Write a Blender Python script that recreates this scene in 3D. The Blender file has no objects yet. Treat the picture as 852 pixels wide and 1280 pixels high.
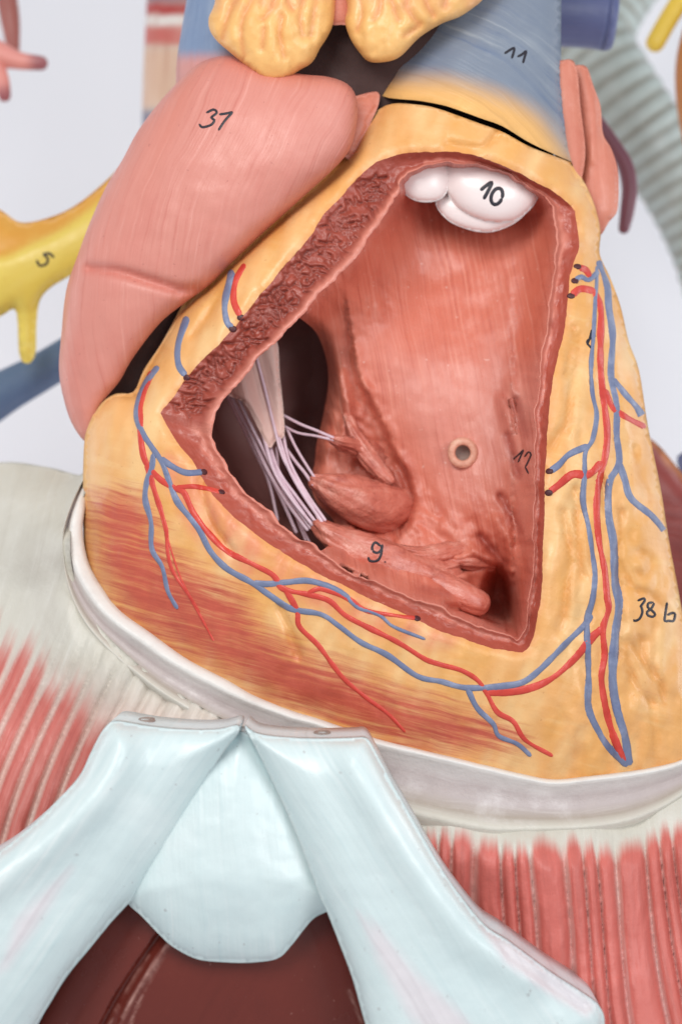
import bpy, math, random
import numpy as np
from mathutils import Vector, noise
from mathutils.bvhtree import BVHTree
from mathutils.geometry import delaunay_2d_cdt

# ------------------------------------------------------------------ scene, camera, light
SC = bpy.context.scene
COL = SC.collection
SC.unit_settings.system = 'METRIC'
SC.unit_settings.scale_length = 0.025          # one unit is 2.5 cm of the real anatomical model
DC = 22.0                                      # camera to the plane depth = 0
cd = bpy.data.cameras.new('camera'); cam = bpy.data.objects.new('camera', cd); COL.objects.link(cam)
cam.location = (0, -DC, 0); cam.rotation_euler = (math.radians(90), 0, 0)
cd.sensor_fit = 'VERTICAL'; cd.sensor_height = 24.0; cd.lens = 24.0 * DC / 12.8
cd.clip_start = 0.1; cd.clip_end = 400
cd.dof.use_dof = True; cd.dof.focus_distance = DC - 0.1; cd.dof.aperture_fstop = cd.lens / 1000 / 0.36
SC.camera = cam

W = bpy.data.worlds.new('World'); SC.world = W; W.use_nodes = True
bg = W.node_tree.nodes['Background']
bg.inputs[0].default_value = (0.95, 0.96, 1.0, 1); bg.inputs[1].default_value = 0.58

def area(name, loc, target, size, power, color=(1, 1, 1)):
    l = bpy.data.lights.new(name, 'AREA'); l.shape = 'RECTANGLE'
    l.size, l.size_y = size; l.energy = power; l.color = color
    o = bpy.data.objects.new(name, l); COL.objects.link(o); o.location = loc
    o.rotation_euler = (Vector(target) - Vector(loc)).to_track_quat('-Z', 'Y').to_euler()
area('key_softbox', (-6, -18, 12), (0, 0, 0), (9, 9), 2900, (1.0, 0.975, 0.94))
area('fill_softbox', (12, -18, 5), (0, 0, -1), (8, 10), 1650, (0.97, 0.98, 1.0))
area('added_background_light', (-19, 7, 1), (2, 17, 0), (5, 18), 1040, (0.97, 0.985, 1.0))  # added, unseen pair of side lights that brighten the backdrop evenly
area('added_background_light', (19, 7, 1), (-2, 17, 0), (5, 18), 1330, (0.97, 0.985, 1.0))

SC.view_settings.view_transform = 'Standard'; SC.view_settings.look = 'None'
SC.view_settings.exposure = -0.03; SC.view_settings.gamma = 1.0
SC.render.engine = 'CYCLES'
SC.cycles.use_denoising = True

# ------------------------------------------------------------------ helpers
rng = np.random.default_rng(7)
A = lambda l: np.array(l, dtype=float)

def P(px, py, d):
    k = (DC + d) / DC
    return Vector(((px - 426) / 100 * k, d, (640 - py) / 100 * k))

def PA(p, d):
    k = (DC + d) / DC
    return np.stack([(p[:, 0] - 426) / 100 * k, d, (640 - p[:, 1]) / 100 * k], 1)

def lin(c):
    c = np.array(c[:3], float) / 255
    return np.where(c <= 0.04045, c / 12.92, ((c + 0.055) / 1.055) ** 2.4)

def crom(pts, step=6.0, closed=False):
    """Catmull-Rom through pts (any dimension), resampled at a spacing measured in the first two coordinates."""
    p = A(pts); n = len(p); out = []
    segs = n if closed else n - 1
    for i in range(segs):
        if closed:
            a, b, c, d = p[(i - 1) % n], p[i], p[(i + 1) % n], p[(i + 2) % n]
        else:
            b, c = p[i], p[i + 1]
            a = p[i - 1] if i > 0 else 2 * b - c
            d = p[i + 2] if i + 2 < n else 2 * c - b
        k = max(1, int(round(np.linalg.norm((c - b)[:2]) / step)))
        # centripetal-ish: limit overshoot by scaling tangents
        t1 = (c - a) * 0.5; t2 = (d - b) * 0.5
        L = np.linalg.norm((c - b)[:2]) + 1e-9
        for t in (t1, t2):
            m = np.linalg.norm(t[:2])
            if m > 1.2 * L: t *= 1.2 * L / m
        for j in range(k):
            t = j / k
            h00 = 2*t**3 - 3*t**2 + 1; h10 = t**3 - 2*t**2 + t; h01 = -2*t**3 + 3*t**2; h11 = t**3 - t**2
            out.append(h00*b + h10*t1 + h01*c + h11*t2)
    if not closed: out.append(p[-1])
    return A(out)

def resample(poly, n):
    s = np.r_[0, np.cumsum(np.linalg.norm(np.diff(poly[:, :2], axis=0), axis=1))]
    t = np.linspace(0, s[-1], n)
    return np.stack([np.interp(t, s, poly[:, k]) for k in range(poly.shape[1])], 1)

def pdist(p, poly, closed=True):
    """distance from points to a polyline"""
    a = poly[:, :2]; b = np.roll(a, -1, 0)
    if not closed: a, b = a[:-1], b[:-1]
    out = np.empty(len(p)); ab = b - a; l2 = (ab**2).sum(1) + 1e-12
    for i in range(0, len(p), 4000):
        q = p[i:i+4000]
        ap = q[:, None] - a[None]
        t = np.clip((ap * ab).sum(2) / l2, 0, 1)
        out[i:i+4000] = np.sqrt((((ap - t[..., None] * ab)**2).sum(2)).min(1))
    return out

def inside(p, poly):
    x, y = p[:, 0], p[:, 1]; r = np.zeros(len(p), bool)
    a = poly; b = np.roll(poly, -1, 0)
    for (x1, y1), (x2, y2) in zip(a[:, :2], b[:, :2]):
        if y1 == y2: continue
        c = ((y1 > y) != (y2 > y)) & (x < (x2 - x1) * (y - y1) / (y2 - y1) + x1)
        r ^= c
    return r

def side(p, poly):
    """signed distance to an open polyline: positive on its right-hand side as drawn (y down)"""
    a = poly[:-1, :2]; b = poly[1:, :2]; ab = b - a; l2 = (ab**2).sum(1) + 1e-12
    out = np.empty(len(p))
    for i in range(0, len(p), 4000):
        q = p[i:i+4000]; ap = q[:, None] - a[None]
        t = np.clip((ap * ab).sum(2) / l2, 0, 1)
        dd = np.sqrt(((ap - t[..., None]*ab)**2).sum(2)); k = dd.argmin(1); r = np.arange(len(q))
        cr = ab[k, 0] * ap[r, k, 1] - ab[k, 1] * ap[r, k, 0]
        out[i:i+4000] = np.sign(cr) * dd[r, k]
    return out

def sstep(a, b, x):
    t = np.clip((x - a) / (b - a), 0, 1); return t * t * (3 - 2 * t)

def tps(ctrl):
    c = A(ctrl); q = c[:, :2] / 100; n = len(c)
    def U(r2): return 0.5 * r2 * np.log(r2 + 1e-9)
    K = U(((q[:, None] - q[None])**2).sum(2)) + np.eye(n) * 1e-3
    Pm = np.c_[np.ones(n), q]
    M = np.block([[K, Pm], [Pm.T, np.zeros((3, 3))]])
    w = np.linalg.solve(M, np.r_[c[:, 2], 0, 0, 0])
    def f(p):
        z = p[:, :2] / 100
        return U(((z[:, None] - q[None])**2).sum(2)) @ w[:n] + w[n] + z @ w[n+1:]
    return f

def inflate(outline, n=60, its=1500):
    """smooth round inflation of an outline: f(p) = height in px (a strip gives a half circle)"""
    o = outline[:, :2]; lo, hi = o.min(0), o.max(0); h = (hi - lo).max() / n
    nx, ny = (np.ceil((hi - lo) / h).astype(int) + 5)
    gx = lo[0] - 2*h + np.arange(nx) * h; gy = lo[1] - 2*h + np.arange(ny) * h
    X, Y = np.meshgrid(gx, gy); g = np.stack([X.ravel(), Y.ravel()], 1)
    m = inside(g, o).reshape(ny, nx); s = pdist(g, o).reshape(ny, nx) * m; R = s.max()
    base = s * (2 * R - s); u = base.copy()
    for _ in range(its):
        v = u.copy()
        v[1:-1, 1:-1] = 0.25 * (u[:-2, 1:-1] + u[2:, 1:-1] + u[1:-1, :-2] + u[1:-1, 2:]) + 0.5 * h * h
        u = v * m
    good = m & (s > 1.6 * h); q = np.where(good, u / np.maximum(base, 1e-6), 0); wgt = good.astype(float)
    for _ in range(8):
        acc = np.zeros_like(q); ww = np.zeros_like(q)
        for dy in (-1, 0, 1):
            for dx in (-1, 0, 1):
                acc += np.roll(np.roll(q * wgt, dy, 0), dx, 1); ww += np.roll(np.roll(wgt, dy, 0), dx, 1)
        new = (wgt == 0) & (ww > 0); q[new] = acc[new] / ww[new]; wgt[new] = 1
    def f(p):
        ss = np.where(inside(p, o), pdist(p, o), 0)
        fx = np.clip((p[:, 0] - gx[0]) / h, 0, nx - 1.001); fy = np.clip((p[:, 1] - gy[0]) / h, 0, ny - 1.001)
        ix, iy = fx.astype(int), fy.astype(int); tx, ty = fx - ix, fy - iy
        qq = (q[iy, ix]*(1-tx) + q[iy, ix+1]*tx)*(1-ty) + (q[iy+1, ix]*(1-tx) + q[iy+1, ix+1]*tx)*ty
        return np.sqrt(np.maximum(qq * ss * (2 * R - ss), 0))
    return f

def nz(p, scale, seed=0.0, stretch=(1, 1), rot=0.0, octaves=3):
    """fractal noise -1..1 over pixel coordinates"""
    c, s = math.cos(rot), math.sin(rot)
    x = (p[:, 0]*c + p[:, 1]*s) / scale / stretch[0]; y = (-p[:, 0]*s + p[:, 1]*c) / scale / stretch[1]
    return A([noise.fractal(Vector((a, b, seed)), 1.0, 2.0, octaves) for a, b in zip(x, y)])

def groove(p, lines, w, depth):
    d = np.full(len(p), 1e9)
    for l in lines:
        d = np.minimum(d, pdist(p, crom(l, 5), False))
    return depth * np.exp(-(d / w)**2)

def region(outer, holes=(), g=6.0, fine=None):
    """triangulate a region: (points, triangles facing the camera, loops of boundary indices)"""
    loops = [outer[:, :2]] + [h[:, :2] for h in holes]
    bpts = np.vstack(loops); edges, k, idx = [], 0, []
    for l in loops:
        n = len(l); edges += [(k + i, k + (i + 1) % n) for i in range(n)]; idx.append((k, n)); k += n
    lo, hi = outer[:, :2].min(0), outer[:, :2].max(0)
    ys = np.arange(lo[1], hi[1], g * 0.866); P_ = []
    for r, y in enumerate(ys):
        xs = np.arange(lo[0] + (g / 2 if r % 2 else 0), hi[0], g); P_.append(np.stack([xs, np.full(len(xs), y)], 1))
    q = np.vstack(P_)
    if fine is not None:                      # denser points inside these rectangles
        for x0, y0, x1, y1, gf in fine:
            q = q[~((q[:, 0] > x0) & (q[:, 0] < x1) & (q[:, 1] > y0) & (q[:, 1] < y1))]
            X, Y = np.meshgrid(np.arange(x0, x1, gf), np.arange(y0, y1, gf)); q = np.vstack([q, np.stack([X.ravel(), Y.ravel()], 1)])
    q = q + rng.uniform(-0.12*g, 0.12*g, q.shape)
    m = inside(q, outer)
    for h in holes: m &= ~inside(q, h)
    q = q[m]
    for l in loops: q = q[pdist(q, l) > 0.55 * g]
    allp = np.vstack([bpts, q])
    res = delaunay_2d_cdt([Vector((a, -b)) for a, b in allp], edges, [], 0, 1e-5)
    v = A([(a.x, -a.y) for a in res[0]]); tri = np.array(res[2]); orig = res[3]
    cen = v[tri].mean(1); keep = inside(cen, outer)
    for h in holes: keep &= ~inside(cen, h)
    tri = tri[keep]
    mp = {}
    for i, os_ in enumerate(orig):
        for o in os_: mp[o] = i
    bl = [[mp[k0 + i] for i in range(n)] for k0, n in idx]
    return v, tri, bl

def smooth(me):
    me.polygons.foreach_set('use_smooth', [True] * len(me.polygons))

def make(name, verts, faces, mat, parent=None, attrs=None, sm=True):
    me = bpy.data.meshes.new(name)
    me.from_pydata([tuple(map(float, v)) for v in verts], [], [tuple(int(i) for i in f) for f in faces])
    if attrs:
        for k, a in attrs.items():
            a = np.asarray(a, dtype=np.float32)
            if k == 'Col':
                t = me.attributes.new('Col', 'FLOAT_COLOR', 'POINT')
                t.data.foreach_set('color', np.c_[a, np.ones(len(a))].astype(np.float32).ravel())
            elif a.ndim == 2:
                t = me.attributes.new(k, 'FLOAT_VECTOR', 'POINT'); t.data.foreach_set('vector', a.ravel())
            else:
                t = me.attributes.new(k, 'FLOAT', 'POINT'); t.data.foreach_set('value', a.ravel())
    me.validate(); me.update()
    if sm: smooth(me)
    me.materials.append(mat)
    o = bpy.data.objects.new(name, me); COL.objects.link(o)
    if parent: o.parent = parent
    return o

def thing(name, label, cat, loc=(0, 0, 0), group=None):
    o = bpy.data.objects.new(name, None); COL.objects.link(o); o.empty_display_size = 0.3
    o['label'] = label; o['category'] = cat
    if group: o['group'] = group
    return o

def tag(o, label, cat, group=None):
    o['label'] = label; o['category'] = cat
    if group: o['group'] = group
    return o

# ------------------------------------------------------------------ materials
def paint(name, color=None, rough=0.5, streak=(0.12, 1.0, 12.0), dark=None, light=None, mottle=(0.10, 3.0),
          bump=(0.02, 0.02), mask=None, mask_soft=0.35, mask_streak=None, crack=None, spec=0.5, coat=0.0, speck=None, warp=0.10):
    """painted plaster: base colour (or the Col attribute), brush streaks along the 'flow' attribute, mottling, bump.
    mask = colour painted where attribute 'm' is high, with a brushed edge."""
    m = bpy.data.materials.new(name); m.use_nodes = True
    nt = m.node_tree; N = nt.nodes; L = nt.links
    b = N['Principled BSDF']
    def node(t, **kw):
        n = N.new(t)
        for k, v in kw.items(): setattr(n, k, v)
        return n
    tc = node('ShaderNodeTexCoord')
    fl = node('ShaderNodeAttribute', attribute_name='flow')
    mp = node('ShaderNodeMapping'); mp.inputs['Scale'].default_value = (streak[1], streak[2], 1)
    wz = node('ShaderNodeTexNoise'); wz.inputs['Scale'].default_value = 1.3; wz.inputs['Detail'].default_value = 2
    L.new(tc.outputs['Object'], wz.inputs['Vector'])
    wv = node('ShaderNodeVectorMath', operation='MULTIPLY_ADD'); wv.inputs[1].default_value = (warp, warp, 0)
    L.new(wz.outputs['Color'], wv.inputs[0]); L.new(fl.outputs['Vector'], wv.inputs[2])
    L.new(wv.outputs[0], mp.inputs['Vector'])
    sn = node('ShaderNodeTexNoise'); sn.inputs['Scale'].default_value = 1.0; sn.inputs['Detail'].default_value = 5; sn.inputs['Roughness'].default_value = 0.62
    L.new(mp.outputs[0], sn.inputs['Vector'])
    mn = node('ShaderNodeTexNoise'); mn.inputs['Scale'].default_value = mottle[1]; mn.inputs['Detail'].default_value = 6; mn.inputs['Roughness'].default_value = 0.6
    L.new(tc.outputs['Object'], mn.inputs['Vector'])
    fn = node('ShaderNodeTexNoise'); fn.inputs['Scale'].default_value = 26; fn.inputs['Detail'].default_value = 3
    L.new(tc.outputs['Object'], fn.inputs['Vector'])
    if color is None:
        src = node('ShaderNodeAttribute', attribute_name='Col').outputs['Color']
    else:
        rgb = node('ShaderNodeRGB'); rgb.outputs[0].default_value = (*lin(color), 1); src = rgb.outputs[0]
    def mix(fac, a, bcol, blend='MIX'):
        x = node('ShaderNodeMix', data_type='RGBA', blend_type=blend)
        if isinstance(fac, float): x.inputs[0].default_value = fac
        else: L.new(fac, x.inputs[0])
        L.new(a, x.inputs[6])
        if hasattr(bcol, 'is_linked'): L.new(bcol, x.inputs[7])
        else: x.inputs[7].default_value = (*bcol, 1)
        return x.outputs[2]
    def ramp(v, a, bb, lo=0.0, hi=1.0):
        r = node('ShaderNodeMapRange'); r.interpolation_type = 'SMOOTHSTEP'
        L.new(v, r.inputs['Value']); r.inputs['From Min'].default_value = a; r.inputs['From Max'].default_value = bb
        r.inputs['To Min'].default_value = lo; r.inputs['To Max'].default_value = hi
        return r.outputs[0]
    c = src
    smod = ramp(wz.outputs['Fac'], 0.36, 0.62, 0.35, 1.15)
    def times(v, w):
        q = node('ShaderNodeMath', operation='MULTIPLY'); L.new(v, q.inputs[0]); L.new(w, q.inputs[1]); return q.outputs[0]
    if dark is not None: c = mix(times(ramp(sn.outputs['Fac'], 0.52, 0.72, 0, streak[0] * 2), smod), c, tuple(lin(dark)))
    if light is not None: c = mix(times(ramp(sn.outputs['Fac'], 0.48, 0.28, 0, streak[0] * 2), smod), c, tuple(lin(light)))
    if dark is not None: c = mix(ramp(mn.outputs['Fac'], 0.5, 0.75, 0, mottle[0] * 2), c, tuple(lin(dark)))
    if light is not None: c = mix(ramp(mn.outputs['Fac'], 0.5, 0.25, 0, mottle[0] * 2), c, tuple(lin(light)))
    if mask is not None:
        ma = node('ShaderNodeAttribute', attribute_name='m')
        add = node('ShaderNodeMath', operation='MULTIPLY_ADD')      # m + (noise-.5)*soft*2
        ms = sn
        if mask_streak is not None:
            m2 = node('ShaderNodeMapping'); m2.inputs['Scale'].default_value = (mask_streak[0], mask_streak[1], 1); m2.inputs['Location'].default_value = (3.3, 7.7, 0)
            L.new(wv.outputs[0], m2.inputs['Vector'])
            ms = node('ShaderNodeTexNoise'); ms.inputs['Scale'].default_value = 1.0; ms.inputs['Detail'].default_value = 6; ms.inputs['Roughness'].default_value = 0.7
            L.new(m2.outputs[0], ms.inputs['Vector'])
        L.new(ms.outputs['Fac'], add.inputs[0]); add.inputs[1].default_value = 4 * mask_soft
        sub = node('ShaderNodeMath', operation='SUBTRACT'); L.new(ma.outputs['Fac'], sub.inputs[0]); sub.inputs[1].default_value = 2 * mask_soft
        L.new(sub.outputs[0], add.inputs[2])
        mrgb = node('ShaderNodeRGB'); mrgb.outputs[0].default_value = (*lin(mask), 1)
        mcol = mix(ramp(ms.outputs['Fac'], 0.45, 0.7, 0, 0.5), mrgb.outputs[0], tuple(lin(mask)*0.72))
        mcol = mix(ramp(mn.outputs['Fac'], 0.5, 0.25, 0, 0.35), mcol, tuple(np.minimum(lin(mask)*1.35 + 0.02, 1)))
        c = mix(ramp(add.outputs[0], 0.15, 0.95), c, mcol)
    if speck is not None:                                            # sparse chips and dust: (colour, strength, scale)
        sp = node('ShaderNodeTexNoise'); sp.inputs['Scale'].default_value = speck[2]; sp.inputs['Detail'].default_value = 1
        L.new(tc.outputs['Object'], sp.inputs['Vector'])
        c = mix(ramp(sp.outputs['Fac'], 0.74, 0.80, 0, speck[1]), c, tuple(lin(speck[0])))
    hgt = None
    def addh(v, k):
        nonlocal hgt
        mu = node('ShaderNodeMath', operation='MULTIPLY'); L.new(v, mu.inputs[0]); mu.inputs[1].default_value = k
        if hgt is None: hgt = mu.outputs[0]
        else:
            ad = node('ShaderNodeMath', operation='ADD'); L.new(hgt, ad.inputs[0]); L.new(mu.outputs[0], ad.inputs[1]); hgt = ad.outputs[0]
    addh(sn.outputs['Fac'], bump[0]); addh(mn.outputs['Fac'], bump[1]); addh(fn.outputs['Fac'], bump[1] * 0.12)
    if crack is not None:                                            # worm-like furrows: (scale, width, depth, colour)
        wn = node('ShaderNodeTexNoise'); wn.inputs['Scale'].default_value = crack[0] * 0.9; wn.inputs['Detail'].default_value = 2
        L.new(tc.outputs['Object'], wn.inputs['Vector'])
        wm = node('ShaderNodeMix', data_type='VECTOR'); wm.inputs[0].default_value = 0.28
        L.new(tc.outputs['Object'], wm.inputs[4]); L.new(wn.outputs['Color'], wm.inputs[5])
        vo = node('ShaderNodeTexVoronoi', feature='DISTANCE_TO_EDGE'); vo.inputs['Scale'].default_value = crack[0]
        L.new(wm.outputs[1], vo.inputs['Vector'])
        gate = ramp(mn.outputs['Fac'], 0.40, 0.58)
        ck = node('ShaderNodeMath', operation='MULTIPLY')
        L.new(ramp(vo.outputs['Distance'], crack[1], 0.0), ck.inputs[0]); L.new(gate, ck.inputs[1])
        ca = node('ShaderNodeAttribute', attribute_name='crk')
        ck2 = node('ShaderNodeMath', operation='MULTIPLY'); L.new(ck.outputs[0], ck2.inputs[0]); L.new(ca.outputs['Fac'], ck2.inputs[1])
        c = mix(ck2.outputs[0], c, tuple(lin(crack[3])))
        addh(ck2.outputs[0], -crack[2])
    L.new(c, b.inputs['Base Color'])
    rr = ramp(mn.outputs['Fac'], 0.25, 0.75, max(0.05, rough - 0.1), min(1, rough + 0.1)); L.new(rr, b.inputs['Roughness'])
    b.inputs['Specular IOR Level'].default_value = spec
    b.inputs['Coat Weight'].default_value = coat; b.inputs['Coat Roughness'].default_value = 0.25
    bp = node('ShaderNodeBump'); bp.inputs['Strength'].default_value = 1.0; bp.inputs['Distance'].default_value = 1.0
    L.new(hgt, bp.inputs['Height']); L.new(bp.outputs[0], b.inputs['Normal'])
    return m

M = {}
M['fat'] = paint('fat_yellow_paint', None, 0.42, (0.16, 0.8, 5), (214, 146, 62), (240, 206, 150), (0.16, 1.6), (0.006, 0.022), mask=(196, 88, 68), mask_soft=0.42, mask_streak=(0.8, 15), speck=((170, 105, 60), 0.3, 20))
M['pink'] = paint('atrium_pink_paint', None, 0.42, (0.26, 0.35, 16), (190, 104, 92), (230, 168, 156), (0.10, 1.2), (0.014, 0.012), speck=((160, 90, 84), 0.4, 18), warp=0.16)
M['lining'] = paint('lining_red_paint', None, 0.42, (0.32, 0.42, 24), (178, 78, 60), (234, 160, 140), (0.10, 1.6), (0.012, 0.026), coat=0.15, speck=((244, 206, 192), 0.5, 15), warp=0.10)
M['muscle'] = paint('papillary_paint', (208, 120, 101), 0.34, (0.34, 1.4, 8), (160, 68, 56), (232, 168, 150), (0.34, 3.2), (0.035, 0.06), coat=0.4)
M['cut'] = paint('cut_muscle_paint', None, 0.40, (0.14, 0.9, 10), (122, 50, 41), (178, 90, 73), (0.12, 3.0), (0.012, 0.022), coat=0.12, speck=((224, 160, 146), 0.3, 22))
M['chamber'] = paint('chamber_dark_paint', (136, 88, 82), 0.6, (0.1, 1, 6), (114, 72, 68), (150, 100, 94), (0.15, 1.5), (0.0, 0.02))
M['backbody'] = paint('gap_shade_brown', (66, 40, 37), 0.7, (0.1, 1, 6), (40, 26, 25), (70, 46, 42), (0.15, 1.5), (0.0, 0.02))
M['cusp'] = paint('valve_white_paint', (240, 228, 226), 0.28, (0.05, 1, 4), (226, 200, 196), (248, 242, 242), (0.10, 1.5), (0.0, 0.01), coat=0.4)
M['leaflet'] = paint('leaflet_paint', None, 0.45, (0.3, 0.8, 14), (140, 92, 88), (214, 182, 178), (0.1, 2), (0.02, 0.01))
M['tendon'] = paint('tendon_lilac_paint', (222, 194, 206), 0.4, (0.2, 1, 8), (180, 128, 136), (238, 222, 232), (0.2, 4), (0.0, 0.01))
M['artery'] = paint('artery_red_paint', (206, 66, 54), 0.4, (0.2, 2, 6), (180, 44, 38), (228, 96, 80), (0.35, 3.0), (0.0, 0.02))
M['vein'] = paint('vein_blue_paint', (112, 122, 152), 0.45, (0.2, 2, 6), (92, 102, 140), (150, 158, 184), (0.35, 3.0), (0.0, 0.02))
M['ink'] = paint('black_ink', (32, 30, 42), 0.5, (0.0, 1, 1), None, None, (0, 1), (0, 0))
M['vesselhole'] = paint('cut_vessel_maroon', (74, 30, 36), 0.5, (0.0, 1, 1), None, None, (0, 1), (0, 0.01))
M['trunk'] = paint('trunk_blue_paint', (122, 133, 150), 0.45, (0.36, 0.5, 15), (84, 104, 138), (162, 170, 178), (0.10, 1.2), (0.016, 0.012), mask=(228, 176, 108), mask_soft=0.09)
M['padfat'] = paint('fat_pad_paint', None, 0.42, (0.1, 0.8, 5), (210, 138, 66), (246, 208, 146), (0.10, 1.6), (0.005, 0.016))
M['folds'] = paint('auricle_paint', (208, 128, 106), 0.42, (0.2, 0.6, 9), (186, 92, 72), (228, 160, 142), (0.2, 1.5), (0.01, 0.03))
M['cartilage'] = paint('cartilage_paleblue_paint', None, 0.40, (0.26, 0.30, 12), (190, 212, 215), (230, 237, 237), (0.16, 1.0), (0.009, 0.016), mask=(220, 216, 220), mask_soft=0.22, coat=0.35, speck=((150, 140, 140), 0.5, 13))
M['liver'] = paint('liver_brown_paint', None, 0.22, (0.10, 0.6, 9), (84, 33, 27), (122, 54, 44), (0.12, 1.4), (0.002, 0.008), spec=0.35, coat=0.12, speck=((170, 120, 110), 0.35, 14))
M['diaphragm'] = paint('diaphragm_paint', None, 0.48, (0.14, 0.5, 12), (180, 174, 160), (232, 231, 225), (0.16, 1.2), (0.012, 0.025), mask=(206, 108, 98), mask_soft=0.18)
M['collar'] = paint('collar_white_paint', None, 0.42, (0.16, 0.25, 10), (196, 184, 178), (238, 234, 232), (0.18, 1.5), (0.006, 0.03))
M['brass'] = paint('bushing_paint', (222, 160, 136), 0.35, (0.1, 1, 4), (196, 136, 112), (238, 206, 178), (0.3, 6), (0, 0.04))
M['hole'] = paint('hole_grey', (150, 134, 126), 0.6, (0.1, 1, 4), (110, 96, 90), (170, 156, 148), (0.3, 6), (0, 0.02))
M['yellow'] = paint('duct_yellow_paint', None, 0.4, (0.08, 0.6, 6), (212, 168, 60), (244, 226, 132), (0.15, 1.4), (0.004, 0.02))
M['bluetube'] = paint('vein_dark_blue_paint', (92, 116, 152), 0.5, (0.2, 0.5, 8), (70, 92, 128), (130, 150, 178), (0.15, 1.4), (0.01, 0.02))
M['navytube'] = paint('vessel_navy_paint', (92, 100, 142), 0.4, (0.2, 0.5, 8), (72, 80, 120), (122, 130, 166), (0.15, 1.4), (0.01, 0.01))
M['pinktube'] = paint('vessel_pink_paint', None, 0.4, (0.15, 0.5, 8), (206, 118, 110), (238, 176, 166), (0.15, 1.4), (0.01, 0.01))
M['column'] = paint('torso_band_paint', None, 0.5, (0.25, 0.4, 7), (176, 110, 90), (232, 216, 200), (0.1, 1.4), (0.01, 0.02))
M['trachea'] = paint('trachea_grey_paint', None, 0.42, (0.15, 0.6, 7), (150, 154, 146), (206, 214, 212), (0.15, 1.4), (0.01, 0.02))
M['maroon'] = paint('vessel_maroon_paint', (112, 62, 76), 0.4, (0.2, 0.5, 7), (86, 44, 58), (140, 88, 98), (0.15, 1.4), (0.01, 0.01))
M['redslab'] = paint('dark_red_muscle_paint', None, 0.45, (0.25, 0.5, 9), (106, 42, 42), (164, 78, 72), (0.2, 1.4), (0.02, 0.02))
M['brown'] = paint('brown_vessel_paint', (186, 120, 66), 0.45, (0.2, 0.5, 7), (150, 88, 44), (208, 150, 96), (0.15, 1.4), (0.01, 0.01))
M['redbrown'] = paint('redbrown_vessel_paint', (158, 92, 84), 0.45, (0.2, 0.5, 7), (120, 62, 56), (186, 122, 112), (0.15, 1.4), (0.01, 0.01))
M['cava'] = paint('cava_paint', (124, 144, 176), 0.45, (0.25, 0.5, 9), (98, 120, 156), (160, 174, 194), (0.12, 1.4), (0.01, 0.01), mask=(206, 146, 140), mask_soft=0.10)
M['backdrop'] = paint('backdrop_white', (232, 233, 238), 0.9, (0, 1, 1), None, None, (0, 1), (0, 0), spec=0.1)

# ------------------------------------------------------------------ shape builders
def flowdir(deg):
    c, s = math.cos(math.radians(deg)), math.sin(math.radians(deg))
    return lambda p: np.stack([(p[:, 0]*c + p[:, 1]*s)/100, (-p[:, 0]*s + p[:, 1]*c)/100, np.zeros(len(p))], 1)

def blob(name, outline, edge, H, Hb, mat, parent=None, g=6.0, rr=None, disp=None, col=None, flow=None, mask=None,
         holes=(), crk=None, field=None, back_holes=False, region_poly=None):
    """closed solid from an outline: front bulges H (px->units ratio, or units with rr) towards the camera, back Hb away"""
    out = outline
    f = field
    if f is None:
        if rr is None: f = inflate(out)
        else: f = lambda p: 100 * np.sqrt(np.maximum(1 - (1 - np.clip(pdist(p, out) / rr, 0, 1))**2, 0)) * np.where(pdist(p, out) < 1e-3, 0, 1)
    reg = out if region_poly is None else region_poly
    p, tri, loops = region(reg, holes, g)
    hgt = f(p) / 100
    e = edge(p) if callable(edge) else np.full(len(p), float(edge))
    df = e - H * hgt
    if disp is not None: df = df + disp(p)*np.clip(hgt*100/25, 0, 1)
    db = e + Hb * hgt + 0.004
    n = len(p)
    bset = set(loops[0])
    verts = [PA(p, df)]; faces = [tuple(t) for t in tri]
    vb = PA(p, db); verts.append(vb)
    if holes:
        p2, tri2, loops2 = region(reg, (), g * 2)
        e2 = edge(p2) if callable(edge) else np.full(len(p2), float(edge))
        vb = PA(p2, e2 + Hb * f(p2) / 100 + 0.004)
        verts = [verts[0], vb]; pb = p2; trib = tri2; lb = loops2[0]
    else:
        pb = p; trib = tri; lb = loops[0]
    faces += [(a + n, c + n, b + n) for a, b, c in trib]
    L0 = loops[0]
    for i in range(len(L0)):
        j = (i + 1) % len(L0)
        faces.append((L0[i], lb[i] + n, lb[j] + n, L0[j]))
    allp = np.vstack([p, pb])
    at = {}
    at['flow'] = (flow or flowdir(0))(allp)
    if col is not None: at['Col'] = col(allp)
    if mask is not None: at['m'] = mask(allp)
    if crk is not None: at['crk'] = crk(allp)
    o = make(name, np.vstack(verts), faces, mat, parent, at)
    return o

def const(c):
    l = lin(c); return lambda p: np.tile(l, (len(p), 1))

def blend(c1, c2, f):
    a, b = lin(c1), lin(c2)
    def g(p):
        t = np.clip(f(p), 0, 1)[:, None]; return a * (1 - t) + b * t
    return g

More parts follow.
